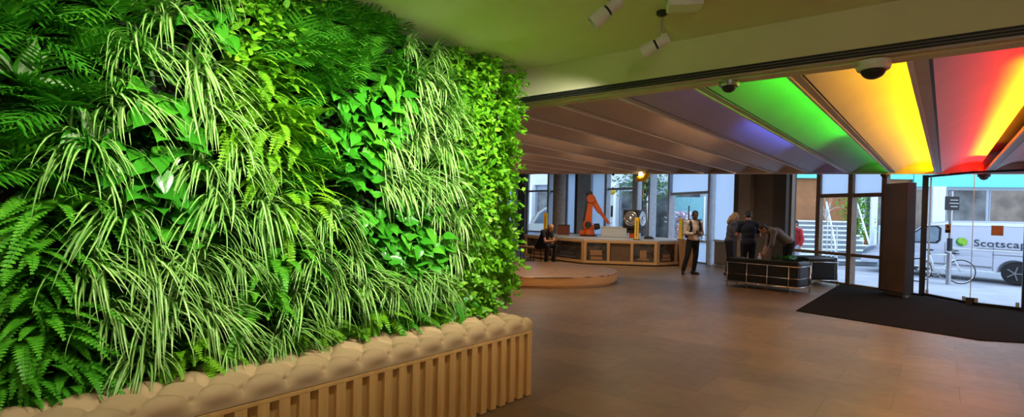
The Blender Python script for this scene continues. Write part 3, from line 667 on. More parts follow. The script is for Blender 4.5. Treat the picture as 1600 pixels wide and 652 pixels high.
b = MB(); r7 = random.Random(21)
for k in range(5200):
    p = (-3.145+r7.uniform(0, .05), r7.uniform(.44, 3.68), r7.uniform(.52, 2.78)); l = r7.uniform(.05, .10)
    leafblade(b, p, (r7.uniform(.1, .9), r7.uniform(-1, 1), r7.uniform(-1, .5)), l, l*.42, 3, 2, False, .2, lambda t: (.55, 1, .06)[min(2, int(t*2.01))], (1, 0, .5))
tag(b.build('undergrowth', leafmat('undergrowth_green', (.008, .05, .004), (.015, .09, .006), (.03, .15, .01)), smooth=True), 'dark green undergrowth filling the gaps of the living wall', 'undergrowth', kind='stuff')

# ================================================================== TUFTED BENCH
Y1, Y0 = 3.66, -.95; XF = -2.64; DP = .47; ZB = .545
t = thing('tufted_bench', 'long tan tufted bench on a slatted oak base under the living wall', 'bench', (XF-DP/2, (Y0+Y1)/2, 0))
oc = V((XF-DP/2, (Y0+Y1)/2, 0)); LY = Y1-Y0
b = MB(); b.box((-.004, 0, (ZB+.02)/2), (DP-.048, LY-.03, ZB-.02)); b.build('base_core', M['slatback'], t)
b = MB(); n = int(LY/.1125)
for k in range(n+1):
    y = LY/2-.032-k*.1125
    if y > -LY/2+.03: b.box((DP/2-.026, y, (ZB-.02)/2+.004), (.05, .062, ZB-.028))
for k in range(4): b.box((-DP/2+.10+k*.1125, LY/2-.012, (ZB-.02)/2+.004), (.062, .024, ZB-.028))
b.build('front_slats', M['slatwood'], t)
b = MB(); b.box((0, 0, ZB-.0125), (DP, LY, .025)); b.build('top_rail', M['slatwood'], t, bevel=.003)
# tufted cushion: profile across (front roll, top), pillowed between diamond creases
b = MB(); nt, nl = 56, int(LY/.009); zc0 = ZB+.004; H = .105; rr = .055
prof = []      # (x, z, nx, nz)
Lf = H-rr; La = rr*pi/2; Lt = DP-rr*2; tot = Lf+La+Lt+La+Lf
for i in range(nt+1):
    s_ = tot*i/nt
    if s_ < Lf: prof.append((DP/2, s_, 1, 0))
    elif s_ < Lf+La: a = (s_-Lf)/rr; prof.append((DP/2-rr+rr*cos(a), Lf+rr*sin(a), cos(a), sin(a)))
    elif s_ < Lf+La+Lt: prof.append((DP/2-rr-(s_-Lf-La), H, 0, 1))
    elif s_ < Lf+2*La+Lt: a = pi/2+(s_-Lf-La-Lt)/rr; prof.append((-DP/2+rr+rr*cos(a), Lf+rr*sin(a), cos(a), sin(a)))
    else: prof.append((-DP/2, tot-s_, -1, 0))
vs = []
PW = .228; SW = .30
for j in range(nl+1):
    y = -LY/2+LY*j/nl
    ye = min(1, (LY/2-y)/.05); ye = sqrt(max(0, 1-(1-ye)**2)) if ye < 1 else 1
    for i, (x, z, nx, nz) in enumerate(prof):
        s_ = tot*i/nt; a = (y-LY/2+.10)/PW
        sb = s_-.085; c = sb/(SW*.5)                       # buttons in rows from the front roll backwards
        if sb < 0: q = abs(sin(pi*a))                        # straight creases down the front edge
        else:
            q = min(abs(sin(pi*(a+c)/1)*1.0), abs(sin(pi*(a-c)/1)))
            q = abs(sin(pi*(a+c/2)))*abs(sin(pi*(a-c/2)))
            q = sqrt(q)
        da = a-round(a+ (0)); fade = min(1, max(0, (s_-.02)/.05))*min(1, (tot-s_)/.08)
        h = (.046*q**.6-.036)*fade
        # deep button dimples
        for rown in range(4):
            sr = .085+rown*SW/2*1.0; ao = 0 if rown % 2 == 0 else .5
            dd = ((a-ao-round(a-ao))*PW)**2+(s_-sr)**2
            h -= .012*math.exp(-dd/(2*.014**2))
        vs.append((x*(.985 if ye < .3 else 1)+nx*h, y, zc0+max(0, z+nz*h)*(.55+.45*ye)))
fs = [(j*(nt+1)+i, (j+1)*(nt+1)+i, (j+1)*(nt+1)+i+1, j*(nt+1)+i+1) for j in range(nl) for i in range(nt)]
fs.append(tuple(nl*(nt+1)+i for i in range(nt+1))); fs.append(tuple(range(nt, -1, -1)))
b.add(vs, fs); b.build('seat_cushion', M['fabric'], t, smooth=True)

# ================================================================== ROUND PLATFORM
t = thing('round_platform', 'low round timber platform with carved lines on its top', 'platform', (-7.55, 10.6, 0))
MB().lathe([(1.84, 0), (1.84, .04), (1.88, .045), (1.88, .205)], 96).build('rim', M['plyrim'], t)
MB().lathe([(1.885, .205), (1.885, .222), (1.87, .228)], 96).build('top', M['platop'], t)

# ================================================================== SLIM BENCH
ba, bb = V((-9.55, 13.82, 0)), V((-12.3, 14.65, 0)); bd = (bb-ba).normalized(); bn = V((-bd.y, bd.x, 0)); ang = math.atan2(bd.y, bd.x); BL = (bb-ba).length
t = thing('slim_bench', 'slim timber bench on thin dark legs beside the seated man', 'bench', ((ba+bb)/2+bn*-.17)[:], ang)
MB().box((0, 0, .445), (BL, .36, .05)).build('seat', M['brownply'], t, bevel=.006)
for k in range(6):
    for s in (-1, 1): MB().tube([(BL/2-.06-k*(BL-.12)/5, s*.13, .42), (BL/2-.06-k*(BL-.12)/5, s*.15, 0)], .012, 8).build('leg', M['bframe'], t)

# ================================================================== ROBOT COUNTER
OCT = [(-8.71, 14.69), (-6.77, 15.82), (-6.25, 17.55), (-7.3, 18.55), (-9.8, 18.95), (-11.9, 17.7), (-11.62, 15.50)]
cc = V((-9, 16.8, 0))
t = thing('robot_counter', 'faceted plywood counter with display panels around the orange robot', 'counter', cc[:])
oc_ = [V((x, y, 0))-cc for x, y in OCT]; CH = .79
def scl(p, k): return [(q*k) for q in p]
b = MB(); b.prism([((q*.955).x, (q*.955).y) for q in oc_], .06, CH-.04); b.build('carcass', M['brownply'], t)
b = MB(); b.prism([((q*.90).x, (q*.90).y) for q in oc_], 0, .06); b.build('plinth', M['black'], t)
b = MB(); b.prism([(q.x, q.y) for q in oc_], CH-.04, CH); b.build('top', M['ctop'], t, bevel=.006)
NP = [3, 2, 0, 0, 0, 2, 2]
for i, q in enumerate(oc_):
    q2 = oc_[(i+1) % len(oc_)]; a, e = q*.985, q2*.985; d = (e-a).normalized(); n = V((d.y, -d.x, 0)); L = (e-a).length
    if n.dot((a+e)/2) < 0: n = -n
    b = MB(); np_ = NP[i] or 2
    b.beam(a+Z(.08), e+Z(.08), .07, .08); b.beam(a+Z(CH-.075), e+Z(CH-.075), .07, .07)
    for k in range(np_+1):
        c = a+d*(.04+(L-.08)*k/np_); b.beam(c+Z(.04), c+Z(CH-.04), .085, .075, up=(d.y, -d.x, 0))
    b.build('timber_frame', M['plywood'], t)
    for k in range(np_):
        if not NP[i]: continue
        c0 = a+d*(.09+(L-.08)*k/np_); c1 = a+d*((L-.08)*(k+1)/np_-.01); c0 = c0-n*.012; c1 = c1-n*.012
        plain = (i == 0 and k == 1)
        m = MB(); m.quad(c0+Z(.12), c1+Z(.12), c1+Z(CH-.11), c0+Z(CH-.11)); p = m.build('display_panel', M['screenpl'] if plain else M['screen'], t)
        if not plain:
            m = MB(); w_ = (c1-c0).length; cm = (c0+c1)/2+n*.004
            sh = [(.34, .45, .16, .10), (.25, .34, .10, .08), (.18, .40, .28, .05)][(k+i) % 3]
            m.beam(cm-d*w_*sh[0]+Z(.14+.5*sh[1]), cm+d*w_*sh[0]*.8+Z(.14+.5*sh[1]), .006, sh[2])
            m.beam(cm-d*w_*.30+Z(.20), cm+d*w_*.28+Z(.20), .006, sh[3])
            m.build('exhibit', M['steel'] if k % 2 else M['brownply'], p)
# things on the counter
def post(x, y, h, label, rz=0):
    t = thing('safety_post', label, 'safety post', (x, y, CH), rz, 'yellow light curtain posts')
    b = MB(); b.box((0, 0, h/2), (.12, .12, h)); b.build('body', M['yellow'], t, bevel=.006)
    b = MB(); b.box((.0, -.058, h/2), (.022, .006, h*.7)); b.build('sensor_strip', M['screenpl'], t)
    b = MB(); b.box((0, 0, .012), (.19, .19, .024)); b.build('base_plate', M['black'], t)
post(-11.45, 16.55, .80, 'yellow post on the counter behind the seated man', .3)
post(-7.45, 15.75, .70, 'yellow post on the counter in front of the black speaker box', .5)
post(-6.62, 17.3, .70, 'yellow post at the counter end beside the standing man', 1.2)
# robot arm
RB = V((-9.79, 16.83, CH))
t = thing('industrial_robot', 'orange industrial robot arm standing on the counter', 'robot', RB[:], 0)
vd = V((.786, .618, 0)); nd = V((.618, -.786, 0))     # picture-right and towards the viewer
def L(a, z, c=0): return vd*a+nd*c+V((0, 0, z))
MB().lathe([(.30, 0), (.30, .04), (.24, .05)], 28).build('base_plate', M['black'], t)
b = MB(); b.lathe([(.22, .05), (.20, .16), (.19, .24)], 28); b.box(L(-.22, .12), (.24, .20, .14), RZ(.666)); b.build('base', M['orange'], t, smooth=False, bevel=.01)
b = MB(); b.lathe([(.19, .24), (.21, .26), (.21, .34), (.15, .40)], 28)
b.cap(L(-.05, .40, -.16), L(-.05, .40, .16), .17, .17, True, 24); b.build('shoulder', M['orange'], t, bevel=.008)
b = MB(); b.cap(L(.20, .33, .02), L(.38, .36, .02), .12, .10, True, 20); b.cap(L(-.05, .40, .16), L(-.05, .40, .24), .12, .11, True, 24); b.build('motor', M['black'], t)
def bar(p, q, w0, w1, th, name, m):
    d = (q-p).normalized(); s = d.cross(nd).normalized(); vs = []
    for pt, w_ in ((p-d*.09, w0*.8), (p, w0), (p.lerp(q, .5), (w0+w1)*.42), (q, w1), (q+d*.08, w1*.8)):
        vs += [pt+s*w_+nd*th, pt-s*w_+nd*th, pt-s*w_-nd*th, pt+s*w_-nd*th]
    fs = [(i*4+k, i*4+(k+1) % 4, i*4+4+(k+1) % 4, i*4+4+k) for i in range(4) for k in range(4)]+[(3, 2, 1, 0), (16, 17, 18, 19)]
    m_ = MB(); m_.add(vs, fs); return m_.build(name, m, t, bevel=.02)
SH, EL, WR, TL = L(-.05, .40), L(.04, 1.32), L(.45, .78), L(.66, .52)
bar(SH, EL, .135, .10, .09, 'lower_arm', M['orange'])
b = MB(); b.tube([L(-.20, .38, .08), L(-.16, .8, .10), L(-.10, 1.15, .10), L(-.02, 1.36, .1)], .03, 8); b.build('hose', M['black'], t)
b = MB(); b.cap(EL+nd*-.16, EL+nd*.16, .15, .15, True, 24); b.build('elbow', M['orange'], t, bevel=.01)
b = MB(); bx = EL+L(-.02, .17); b.cap(bx-nd*.10-vd*.02, bx+nd*.12-vd*.02, .10, .10, True, 16); b.cap(EL+L(-.14, .10), EL+L(-.02, .17), .09, .09, True, 16); b.build('elbow_motor', M['black'], t)
bar(EL+L(.03, .03), L(.36, .90), .125, .085, .085, 'upper_arm', M['orange'])
bar(L(.33, .95), TL, .07, .05, .05, 'wrist', M['orange'])
d = (TL-WR).normalized(); b = MB(); b.cap(TL+d*.02, TL+d*.08, .055, .055, True, 16); b.cap(TL+d*.06, TL+d*.06+vd*.10, .018, .012, True, 10); b.build('tool_flange', M['steel'], t)
# speaker-like box
t = thing('speaker_box', 'black box with round silver rings on its faces, on an orange foot', 'speaker', (-8.30, 17.35, CH), .02)
b = MB(); b.box((0, 0, .09), (.26, .26, .18)); b.build('foot', M['orange'], t, bevel=.01)
b = MB(); b.box((0, 0, .29), (.40, .34, .26)); b.build('neck', M['black'], t, bevel=.01)
b = MB(); b.box((0, 0, .64), (.58, .58, .62)); b.build('cabinet', M['black'], t, bevel=.01)
for ax, nm in ((0, 'front'), (1, 'side')):
    q = RX(pi/2) if ax == 0 else RY(pi/2); c = V((0, -.295, .66)) if ax == 0 else V((.295, 0, .66))
    b = MB(); b.torus(c, .235, .022, q, 36, 8); b.torus(c, .15, .030, q, 36, 8); o = b.build('ring', M['metal'], t, smooth=True)
    b = MB(); b.cap(c*1.0-V((0, 0, 0)), c+(V((0, -.012, 0)) if ax == 0 else V((.012, 0, 0))), .225, .215, True, 32); b.build('cone', M['steel'], t)
    b = MB(); b.ell(c+(V((0, -.02, 0)) if ax == 0 else V((.02, 0, 0))), (.075, .045, .075) if ax == 0 else (.045, .075, .075)); b.build('dust_cap', M['metal'], t, smooth=True)
t = thing('equipment_crate', 'dark red equipment crate on the counter left of the robot', 'crate', (-11.0, 17.1, CH), .5)
b = MB(); b.box((0, 0, .17), (.42, .42, .34)); b.build('body', pbr('dark_red', (.16, .035, .02), .5), t, bevel=.01)
b = MB(); b.box((0, 0, .355), (.44, .44, .03)); b.build('lid', M['black'], t, bevel=.005)
t = thing('control_panel', 'low pale control desk behind the robot, beside the speaker box', 'desk', (-9.1, 17.5, CH), .35)
b = MB(); b.box((0, 0, .16), (.95, .34, .32)); b.build('body', M['facade'], t, bevel=.01)
b = MB(); b.box((0, 0, .335), (1.0, .40, .03)); b.build('top', M['white'], t, bevel=.005)
t = thing('computer_mouse_dome', 'small black dome on the counter right of the speaker box', 'device', (-7.55, 16.9, CH))
b = MB(); b.lathe([(.17, 0), (.16, .04), (.12, .075), (.05, .09)], 20); b.build('shell', M['black'], t, smooth=True)
# boards by the standing man
t = thing('plywood_stand', 'tall plywood stand between the counter and the standing man', 'stand', (-6.12, 16.55, 0), .62)
b = MB(); b.box((0, 0, .43), (.42, .05, .80)); b.build('front_board', M['brownply'], t, bevel=.004)
b = MB(); b.box((-.18, .16, .42), (.03, .28, .78)); b.box((.18, .16, .42), (.03, .28, .78)); b.build('side_board', M['brownply'], t)
b = MB(); b.box((0, .12, .015), (.44, .34, .03)); b.build('base', M['brownply'], t)
t = thing('steel_stand', 'thin dark stand with a bent arm behind the plywood stand', 'stand', (-6.35, 17.2, 0))
MB().lathe([(.14, 0), (.14, .02), (.02, .03)], 18).build('base', M['bframe'], t)
MB().tube([(0, 0, .02), (0, 0, 1.9)], .018, 8).build('pole', M['bframe'], t)
MB().tube([(0, 0, 1.15), (.2, .02, 1.0), (.30, .0, .92)], .016, 8).build('arm', M['bframe'], t)
# ================================================================== SOFAS AND TABLE
def sofa(W, D, H, name, label, cat, loc, rz, nback):
    t = thing(name, label, cat, loc, rz, 'black leather and chrome lounge seats')      # front faces +Y, back at -Y
    aw = .17
    b = MB(); b.box((0, .04, .17), (W-.06, D-.12, .08)); b.build('base_pad', M['leather'], t, bevel=.02)
    ns = nback
    for k in range(ns):
        w_ = (W-2*aw-.02)/ns; x = -W/2+aw+.01+w_*(k+.5)
        b = MB(); b.box((x, .07, .31), (w_-.01, D-.22, .19)); b.build('seat_cushion', M['leather'], t, smooth=False, bevel=.04)
        b = MB(); b.box((x, -D/2+.13, .43), (w_-.01, .17, H-.24)); b.build('back_cushion', M['leather'], t, bevel=.04)
    for s in (-1, 1):
        b = MB(); b.box((s*(W/2-aw/2-.012), .01, .385), (aw, D-.06, H-.15)); b.build('arm_cushion', M['leather'], t, bevel=.04)
    b = MB(); b.box((0, -D/2+.035, .395), (W-.05, .05, H-.14)); b.build('back_panel', M['leather'], t, bevel=.02)
    b = MB(); r_ = .0125; x0, y0 = W/2, D/2; hz = H-.115
    b.tube([(-x0, y0, hz), (-x0, -y0, hz), (x0, -y0, hz), (x0, y0, hz)], r_, 8)
    b.tube([(-x0, y0, .12), (-x0, -y0, .12), (x0, -y0, .12), (x0, y0, .12), (-x0, y0, .12)], r_, 8)
    b.tube([(-x0, -y0, .30), (x0, -y0, .30)], .006, 6); b.tube([(x0, -y0, .30), (x0, y0, .30)], .006, 6)
    b.build('chrome_frame', M['metal'], t, smooth=True)
    xs = [-x0+.05+(W-.26)*k/(nback+1 if nback > 1 else 1) for k in range(nback+2 if nback > 1 else 2)]
    for x in xs: MB().tube([(x, -y0, 0), (x, -y0, hz)], r_, 8).build('leg', M['metal'], t, smooth=True)
    for x in (-x0, x0): MB().tube([(x, y0-.1, 0), (x, y0-.1, hz)], r_, 8).build('leg', M['metal'], t, smooth=True)
    return t
sofa(1.56, .70, .66, 'leather_sofa', 'long black leather sofa in a chrome tube frame, its back to the open floor', 'sofa', (-2.95, 12.78, 0), -.15, 2)
sofa(.96, .72, .66, 'leather_armchair', 'black leather armchair in a chrome tube frame by the window', 'armchair', (-2.42, 14.82, 0), 2.20, 1)
t = thing('coffee_table', 'low dark coffee table behind the long sofa', 'table', (-3.25, 14.05, 0), -.1)
MB().box((0, 0, .435), (1.35, .62, .03)).build('top', M['bframe'], t, bevel=.004)
for x in (-.6, .6):
    for y in (-.26, .26): MB().tube([(x, y, 0), (x, y, .42)], .016, 8).build('leg', M['metal'], t)
for i, (x, y, sc) in enumerate(((-2.98, 14.0, .55), (-2.80, 14.14, .50), (-2.66, 13.92, .52), (-2.83, 13.86, .48))):
    t = thing('table_plant', 'small leafy plant in a black pot on the coffee table, %s from the bending man' % ORD[i], 'plant', (x, y, .45), i*1.3, 'plants on the coffee table')
    MB().lathe([(.045, 0), (.06, .09), (.055, .09), (.05, .075)], 16).build('pot', M['black'], t)
    o = bpy.data.objects.new('foliage', MESH['O'][i % 3]); COL.objects.link(o); o.parent = t; o.location = (0, 0, .12); o.scale = (sc, sc, sc); o.rotation_euler = (0, -pi/2, 0)
t = thing('spray_bottle', 'small pale bottle on the coffee table at the bending man\'s hands', 'bottle', (-3.40, 13.93, .45))
MB().lathe([(.035, 0), (.037, .02), (.037, .15), (.014, .19), (.014, .21)], 16).build('body', M['facade'], t, smooth=False)
MB().lathe([(.018, .21), (.018, .25), (.008, .255)], 12).build('cap', M['white'], t)

# ================================================================== PEOPLE
def remesh(o, vox, it=4):
    r = o.modifiers.new('remesh', 'REMESH'); r.mode = 'VOXEL'; r.voxel_size = vox; r.use_smooth_shade = True
    s = o.modifiers.new('smooth', 'SMOOTH'); s.factor = .5; s.iterations = it
def fr3(fwd, upv=(0, 0, 1)):         # matrix with -Y = forward, Z ~ up
    f = V(fwd).normalized(); x = (-f).cross(V(upv)).normalized(); z = x.cross(-f); return Matrix((x, -f, z)).transposed()
def hand(b, w, d, palm, side, curl=.5, s=1):
    """w wrist, d pointing direction, palm = palm normal, side = thumb direction"""
    d = V(d).normalized(); pn = V(palm); pn = (pn-d*pn.dot(d)).normalized(); sd = V(side); sd = (sd-d*sd.dot(d)-pn*sd.dot(pn)).normalized()
    w = V(w); b.cap(w, w+d*.04*s, .024*s, .028*s); rot = Matrix((sd, d, pn)).transposed()
    b.ell(w+d*.055*s, (.041*s, .050*s, .017*s), rot)
    for k, (o, l) in enumerate(((.030, .072), (.010, .080), (-.011, .074), (-.030, .058))):
        p = w+d*.095*s+sd*o*s; c = curl*.6
        d1 = d*cos(c)+pn*sin(c); p1 = p+d1*l*.45*s; d2 = d*cos(c*2.2)+pn*sin(c*2.2); p2 = p1+d2*l*.32*s; d3 = d*cos(c*3)+pn*sin(c*3); p3 = p2+d3*l*.25*s
        b.cap(p-d*.02*s, p1, .0095*s, .009*s, seg=8); b.cap(p1, p2, .009*s, .008*s, seg=8); b.cap(p2, p3, .008*s, .007*s, seg=8)
    p = w+d*.03*s+sd*.03*s; p1 = p+(sd*.7+d*.6+pn*.3)*.035*s; p2 = p1+(sd*.2+d*.8+pn*.5)*.03*s
    b.cap(p-sd*.01*s, p1, .013*s, .011*s, seg=8); b.cap(p1, p2, .011*s, .008*s, seg=8)
def person(label, loc, rz, J, skin, hairm, top, legs, shoes, hair='short', sleeve=1.0, girth=1.0, fem=False):
    """J: joints in local metres (x = the person's left, -y = forward). keys: pel, chest, neck, head, face (dir), up (head up), and per side shL elL wrL haL(dir) hpL kn an toe, palmL"""
    t = thing('person', label, 'person', loc, rz)
    g = girth; b = MB(); Jv = {k: V(v) for k, v in J.items()}
    pel, ch, nk, hd = Jv['pel'], Jv['chest'], Jv['neck'], Jv['head']
    hm = fr3(Jv['face'], Jv.get('up', V((0, 0, 1)))); E = lambda x, y, z: hd+hm @ V((x, y, z))
    b.ell(E(0, .012, .025), (.075, .094, .098), hm); b.ell(E(0, -.022, -.055), (.057, .068, .068), hm); b.ell(E(0, -.052, -.098), (.028, .026, .020), hm)
    b.cap(E(0, -.086, .012), E(0, -.104, -.028), .010, .015, seg=8)
    for s in (-1, 1):
        b.ell(E(s*.077, .018, -.008), (.012, .022, .034), hm); b.ell(E(s*.032, -.078, .022), (.018, .012, .008), hm); b.ell(E(s*.043, -.060, -.03), (.022, .022, .022), hm)
    b.ell(E(0, -.084, -.064), (.024, .012, .010), hm)
    b.cap(nk, E(0, .02, -.06), .058 if not fem else .048, .054 if not fem else .045)
    def torso(m, ex, down=True):
        tm = fr3(Jv.get('tf', V((0, -1, 0))), (ch-pel).normalized())
        m.ell(ch, (.165*g+ex, .108*g+ex, .17+ex), tm); m.ell(ch.lerp(pel, .5), (.142*g+ex, .100*g+ex, .17+ex), tm)
        if down: m.ell(pel, (.160*g+ex, .112*g+ex, .13+ex), tm)
        for s in 'LR': m.cap(nk.lerp(ch, .25), Jv['sh'+s], .07+ex, .062+ex)
        m.cap(ch, nk, .09+ex, .06+ex)
    torso(b, 0)
    for s, sg in (('L', 1), ('R', -1)):
        sh, el, wr = Jv['sh'+s], Jv['el'+s], Jv['wr'+s]
        b.cap(sh, el, .052*g, .040); b.cap(el, wr, .040, .027); hand(b, wr, Jv['ha'+s], Jv['pa'+s], Jv['th'+s], J.get('curl', .55))
        hp, kn, an, toe = Jv['hp'+s], Jv['kn'+s], Jv['an'+s], Jv['toe'+s]
        b.cap(hp, kn, .083*g, .055); b.cap(kn, kn.lerp(an, .4), .054, .052); b.cap(kn.lerp(an, .35), an, .053, .037); b.cap(an-V((0, 0, .03)), toe, .036, .030)
    body = b.build('body', skin, t); remesh(body, .009, 3)
    b = MB(); torso(b, .016, True); frac = sleeve
    for s in 'LR':
        sh, el, wr = Jv['sh'+s], Jv['el'+s], Jv['wr'+s]
        if frac <= 1: b.cap(sh, sh.lerp(el, frac), .068*g, .060, True); b.ell(sh, (.068*g,)*3)
        else: b.cap(sh, el, .066*g, .056); b.cap(el, el.lerp(wr, frac-1), .055, .046, True)
    o = b.build('shirt', top, t); remesh(o, .014, 4)
    b = MB(); tm = fr3(Jv.get('tf', V((0, -1, 0))), (ch-pel).normalized())
    b.ell(pel-(ch-pel).normalized()*.02, (.176*g, .128*g, .13), tm)
    for s in 'LR':
        hp, kn, an = Jv['hp'+s], Jv['kn'+s], Jv['an'+s]
        b.cap(hp, kn, .098*g, .070); b.cap(kn, kn+(an-kn)*.97, .069, .058, True); b.ell(kn, (.070,)*3)
    o = b.build('trousers', legs, t); remesh(o, .014, 4)
    for s in 'LR':
        an, toe = Jv['an'+s], Jv['toe'+s]; d = V((toe.x-an.x, toe.y-an.y, 0)).normalized(); z0 = min(an.z, toe.z)
        base = V((an.x, an.y, J.get('gz', 0)+.045)); b = MB()
        b.cap(base-d*.05, base+d*.06, .044, .046); b.cap(base+d*.06, base+d*.17+V((0, 0, -.008)), .046, .034); b.cap(base+V((0, 0, .0)), an+V((0, 0, .0)), .046, .046)
        o = b.build('shoe', shoes, t); remesh(o, .012, 3)
    b = MB()
    if hair == 'bald':
        b.ell(E(0, .028, -.005), (.0775, .085, .062), hm); b.ell(E(0, .06, .02), (.066, .055, .065), hm)
    else:
        b.ell(E(0, .026, .042), (.082, .094, .090), hm); b.ell(E(0, .055, -.005), (.076, .062, .085), hm)
        if hair == 'long':
            b.ell(E(0, .06, -.07), (.085, .058, .11), hm); b.cap(E(0, .075, -.05), E(0, .085, -.20), .07, .045)
            for s in (-1, 1): b.cap(E(s*.07, .0, .04), E(s*.075, .02, -.10), .028, .022)
    o = b.build('hair', hairm, t); remesh(o, .010, 3)
    for s in (-1, 1):
        m = MB(); m.ell(E(s*.032, -.079, .012), (.011, .008, .008), hm, 10, 6); m.build('eye', M['eye'], t, smooth=True)
    m = MB(); m.ell(E(0, -.092, -.066), (.022, .006, .006), hm, 10, 6); m.build('mouth', M['lip'], t, smooth=True)
    return t
def phone(loc, rz, tilt, label):
    t = thing('mobile_phone', label, 'phone', loc, rz)
    b = MB(); b.box((0, 0, 0), (.072, .148, .009), RX(tilt)); b.build('case', M['black'], t, bevel=.002)
    b = MB(); b.box(RX(tilt) @ V((0, 0, .0052)), (.066, .138, .001), RX(tilt)); b.build('screen', M['shopglass'], t)
def world(loc, rz, p): return (V(loc)+RZ(rz) @ V(p))[:]
CAMV = V((.62, -.78, 0))
# --- standing man, faces the viewer, phone in both hands
L0, R0 = (-5.20, 14.42, 0), math.atan2(.78, .62)-pi/2+pi+.10
R0 = .666+.12
Jm = dict(pel=(.02, .02, .93), chest=(.03, .02, 1.22), neck=(.03, .0, 1.42), head=(.03, -.045, 1.575), face=(-.10, -.88, -.45), up=(0, -.4, .9),
    shL=(.205, .02, 1.375), elL=(.265, .02, 1.09), wrL=(.085, -.235, 1.10), haL=(-.75, -.5, .25), paL=(-.3, .2, .9), thL=(0, -.6, .7),
    shR=(-.145, .02, 1.375), elR=(-.215, .02, 1.09), wrR=(-.035, -.235, 1.09), haR=(.75, -.5, .25), paR=(.3, .2, .9), thR=(0, -.6, .7),
    hpL=(.10, .02, .90), knL=(.085, -.03, .50), anL=(.06, .03, .085), toeL=(.13, -.14, .035),
    hpR=(-.065, .02, .90), knR=(-.15, -.03, .50), anR=(-.235, .03, .085), toeR=(-.30, -.13, .035))
person('man standing in a white shirt and black trousers, looking down at a phone', L0, R0, Jm, M['skin_d'], M['hairblk'], M['whiteshirt'], M['blackcloth'], M['black'], 'short', 1.85)
phone(world(L0, R0, (.025, -.30, 1.145)), R0, .65, 'dark phone held by the standing man')
t = thing('backpack', 'black backpack on the back of the standing man', 'backpack', world(L0, R0, (.03, .19, 1.0)), R0)
b = MB(); b.box((0, .03, .17), (.28, .14, .42)); b.build('bag', M['blackcloth'], t, bevel=.05)
for s in (-1, 1):
    b = MB(); pts = [(s*.105, -.05, .40), (s*.115, -.13, .44), (s*.125, -.235, .40), (s*.128, -.295, .28), (s*.135, -.29, .16), (s*.165, -.23, .08), (s*.185, -.10, .04), (s*.14, -.02, .03)]
    for a, c in zip(pts[:-1], pts[1:]): b.cap(a, c, .034, .034, seg=8)
    b.build('strap', M['blackcloth'], t, smooth=True)
# --- seated man on the slim bench, hunched over a phone, facing picture-right
LS = (-9.72, 13.80, 0); RS = 1.50
Js = dict(pel=(0, .04, .56), chest=(0, -.16, .86), neck=(0, -.28, 1.02), head=(0, -.385, 1.11), face=(0, -.80, -.60), up=(0, -.6, .8), tf=(0, -.85, -.5),
    shL=(.185, -.23, .985), elL=(.22, -.36, .70), wrL=(.06, -.58, .735), haL=(-.35, -.8, .3), paL=(-.4, 0, .9), thL=(0, -.5, .8),
    shR=(-.185, -.23, .985), elR=(-.22, -.36, .70), wrR=(-.06, -.58, .735), haR=(.35, -.8, .3), paR=(.4, 0, .9), thR=(0, -.5, .8),
    hpL=(.10, .02, .555), knL=(.17, -.43, .56), anL=(.17, -.40, .085), toeL=(.19, -.57, .035),
    hpR=(-.10, .02, .555), knR=(-.17, -.43, .56), anR=(-.15, -.36, .085), toeR=(-.17, -.53, .035))
person('seated man in a black T-shirt, shaved head bent over a phone', LS, RS, Js, M['skin_l'], M['hairbr'], M['blackcloth'], M['jeans'], M['black'], 'bald', .62, 1.05)
phone(world(LS, RS, (0, -.70, .80)), RS, .6, 'dark phone held by the seated man')
# --- man in navy seen from behind
def stand(lean=0, wide=1.0, armz=0):
    return dict(pel=(0, .02, .93), chest=(0, .0-lean*.4, 1.24), neck=(0, -.02-lean*.8, 1.44), head=(0, -.06-lean*1.1, 1.59), face=(0, -.9, -.5), up=(0, -.4, .9),
    shL=(.185*wide, -lean*.7, 1.385), elL=(.255*wide, -.02-lean, 1.10), wrL=(.17, -.25-lean, 1.0+armz), haL=(-.3, -.8, -.2), paL=(-.8, 0, .3), thL=(0, -.3, .9),
    shR=(-.185*wide, -lean*.7, 1.385), elR=(-.255*wide, -.02-lean, 1.10), wrR=(-.17, -.25-lean, 1.0+armz), haR=(.3, -.8, -.2), paR=(.8, 0, .3), thR=(0, -.3, .9),
    hpL=(.09, .02, .90), knL=(.10, -.02, .50), anL=(.11, .03, .085), toeL=(.14, -.13, .035),
    hpR=(-.09, .02, .90), knR=(-.10, -.02, .50), anR=(-.11, .03, .085), toeR=(-.14, -.13, .035))
person('man seen from behind in a navy polo shirt, standing at the coffee table', (-3.80, 14.46, 0), .45+pi, stand(.04, 1.05), M['skin_l'], M['hairblk'], M['navy'], M['jeans'], M['black'], 'short', .75, 1.10)
person('blond woman in a grey-blue top standing beside the man in navy', (-4.36, 14.86, 0), pi*.5+.55, {**stand(.05, .9), 'head': (0, -.11, 1.55), 'neck': (0, -.05, 1.40)}, M['skin_l'], M['hairbl'], M['greyblue'], M['jeans'], M['black'], 'long', 1.5, .92, True)
Jb = dict(pel=(0, .10, .95), chest=(0, -.16, 1.17), neck=(0, -.36, 1.27), head=(0, -.50, 1.27), face=(0, -.55, -.85), up=(0, -.85, .5), tf=(0, -.62, -.78),
    shL=(.185, -.30, 1.21), elL=(.22, -.34, .92), wrL=(.12, -.44, .70), haL=(-.1, -.5, -.8), paL=(-.8, 0, 0), thL=(0, -.8, .2),
    shR=(-.185, -.30, 1.21), elR=(-.22, -.34, .92), wrR=(-.12, -.44, .70), haR=(.1, -.5, -.8), paR=(.8, 0, 0), thR=(0, -.8, .2),
    hpL=(.09, .10, .91), knL=(.10, .03, .50), anL=(.11, .10, .085), toeL=(.13, -.06, .035),
    hpR=(-.09, .10, .91), knR=(-.10, .06, .50), anR=(-.12, .14, .085), toeR=(-.14, -.02, .035))
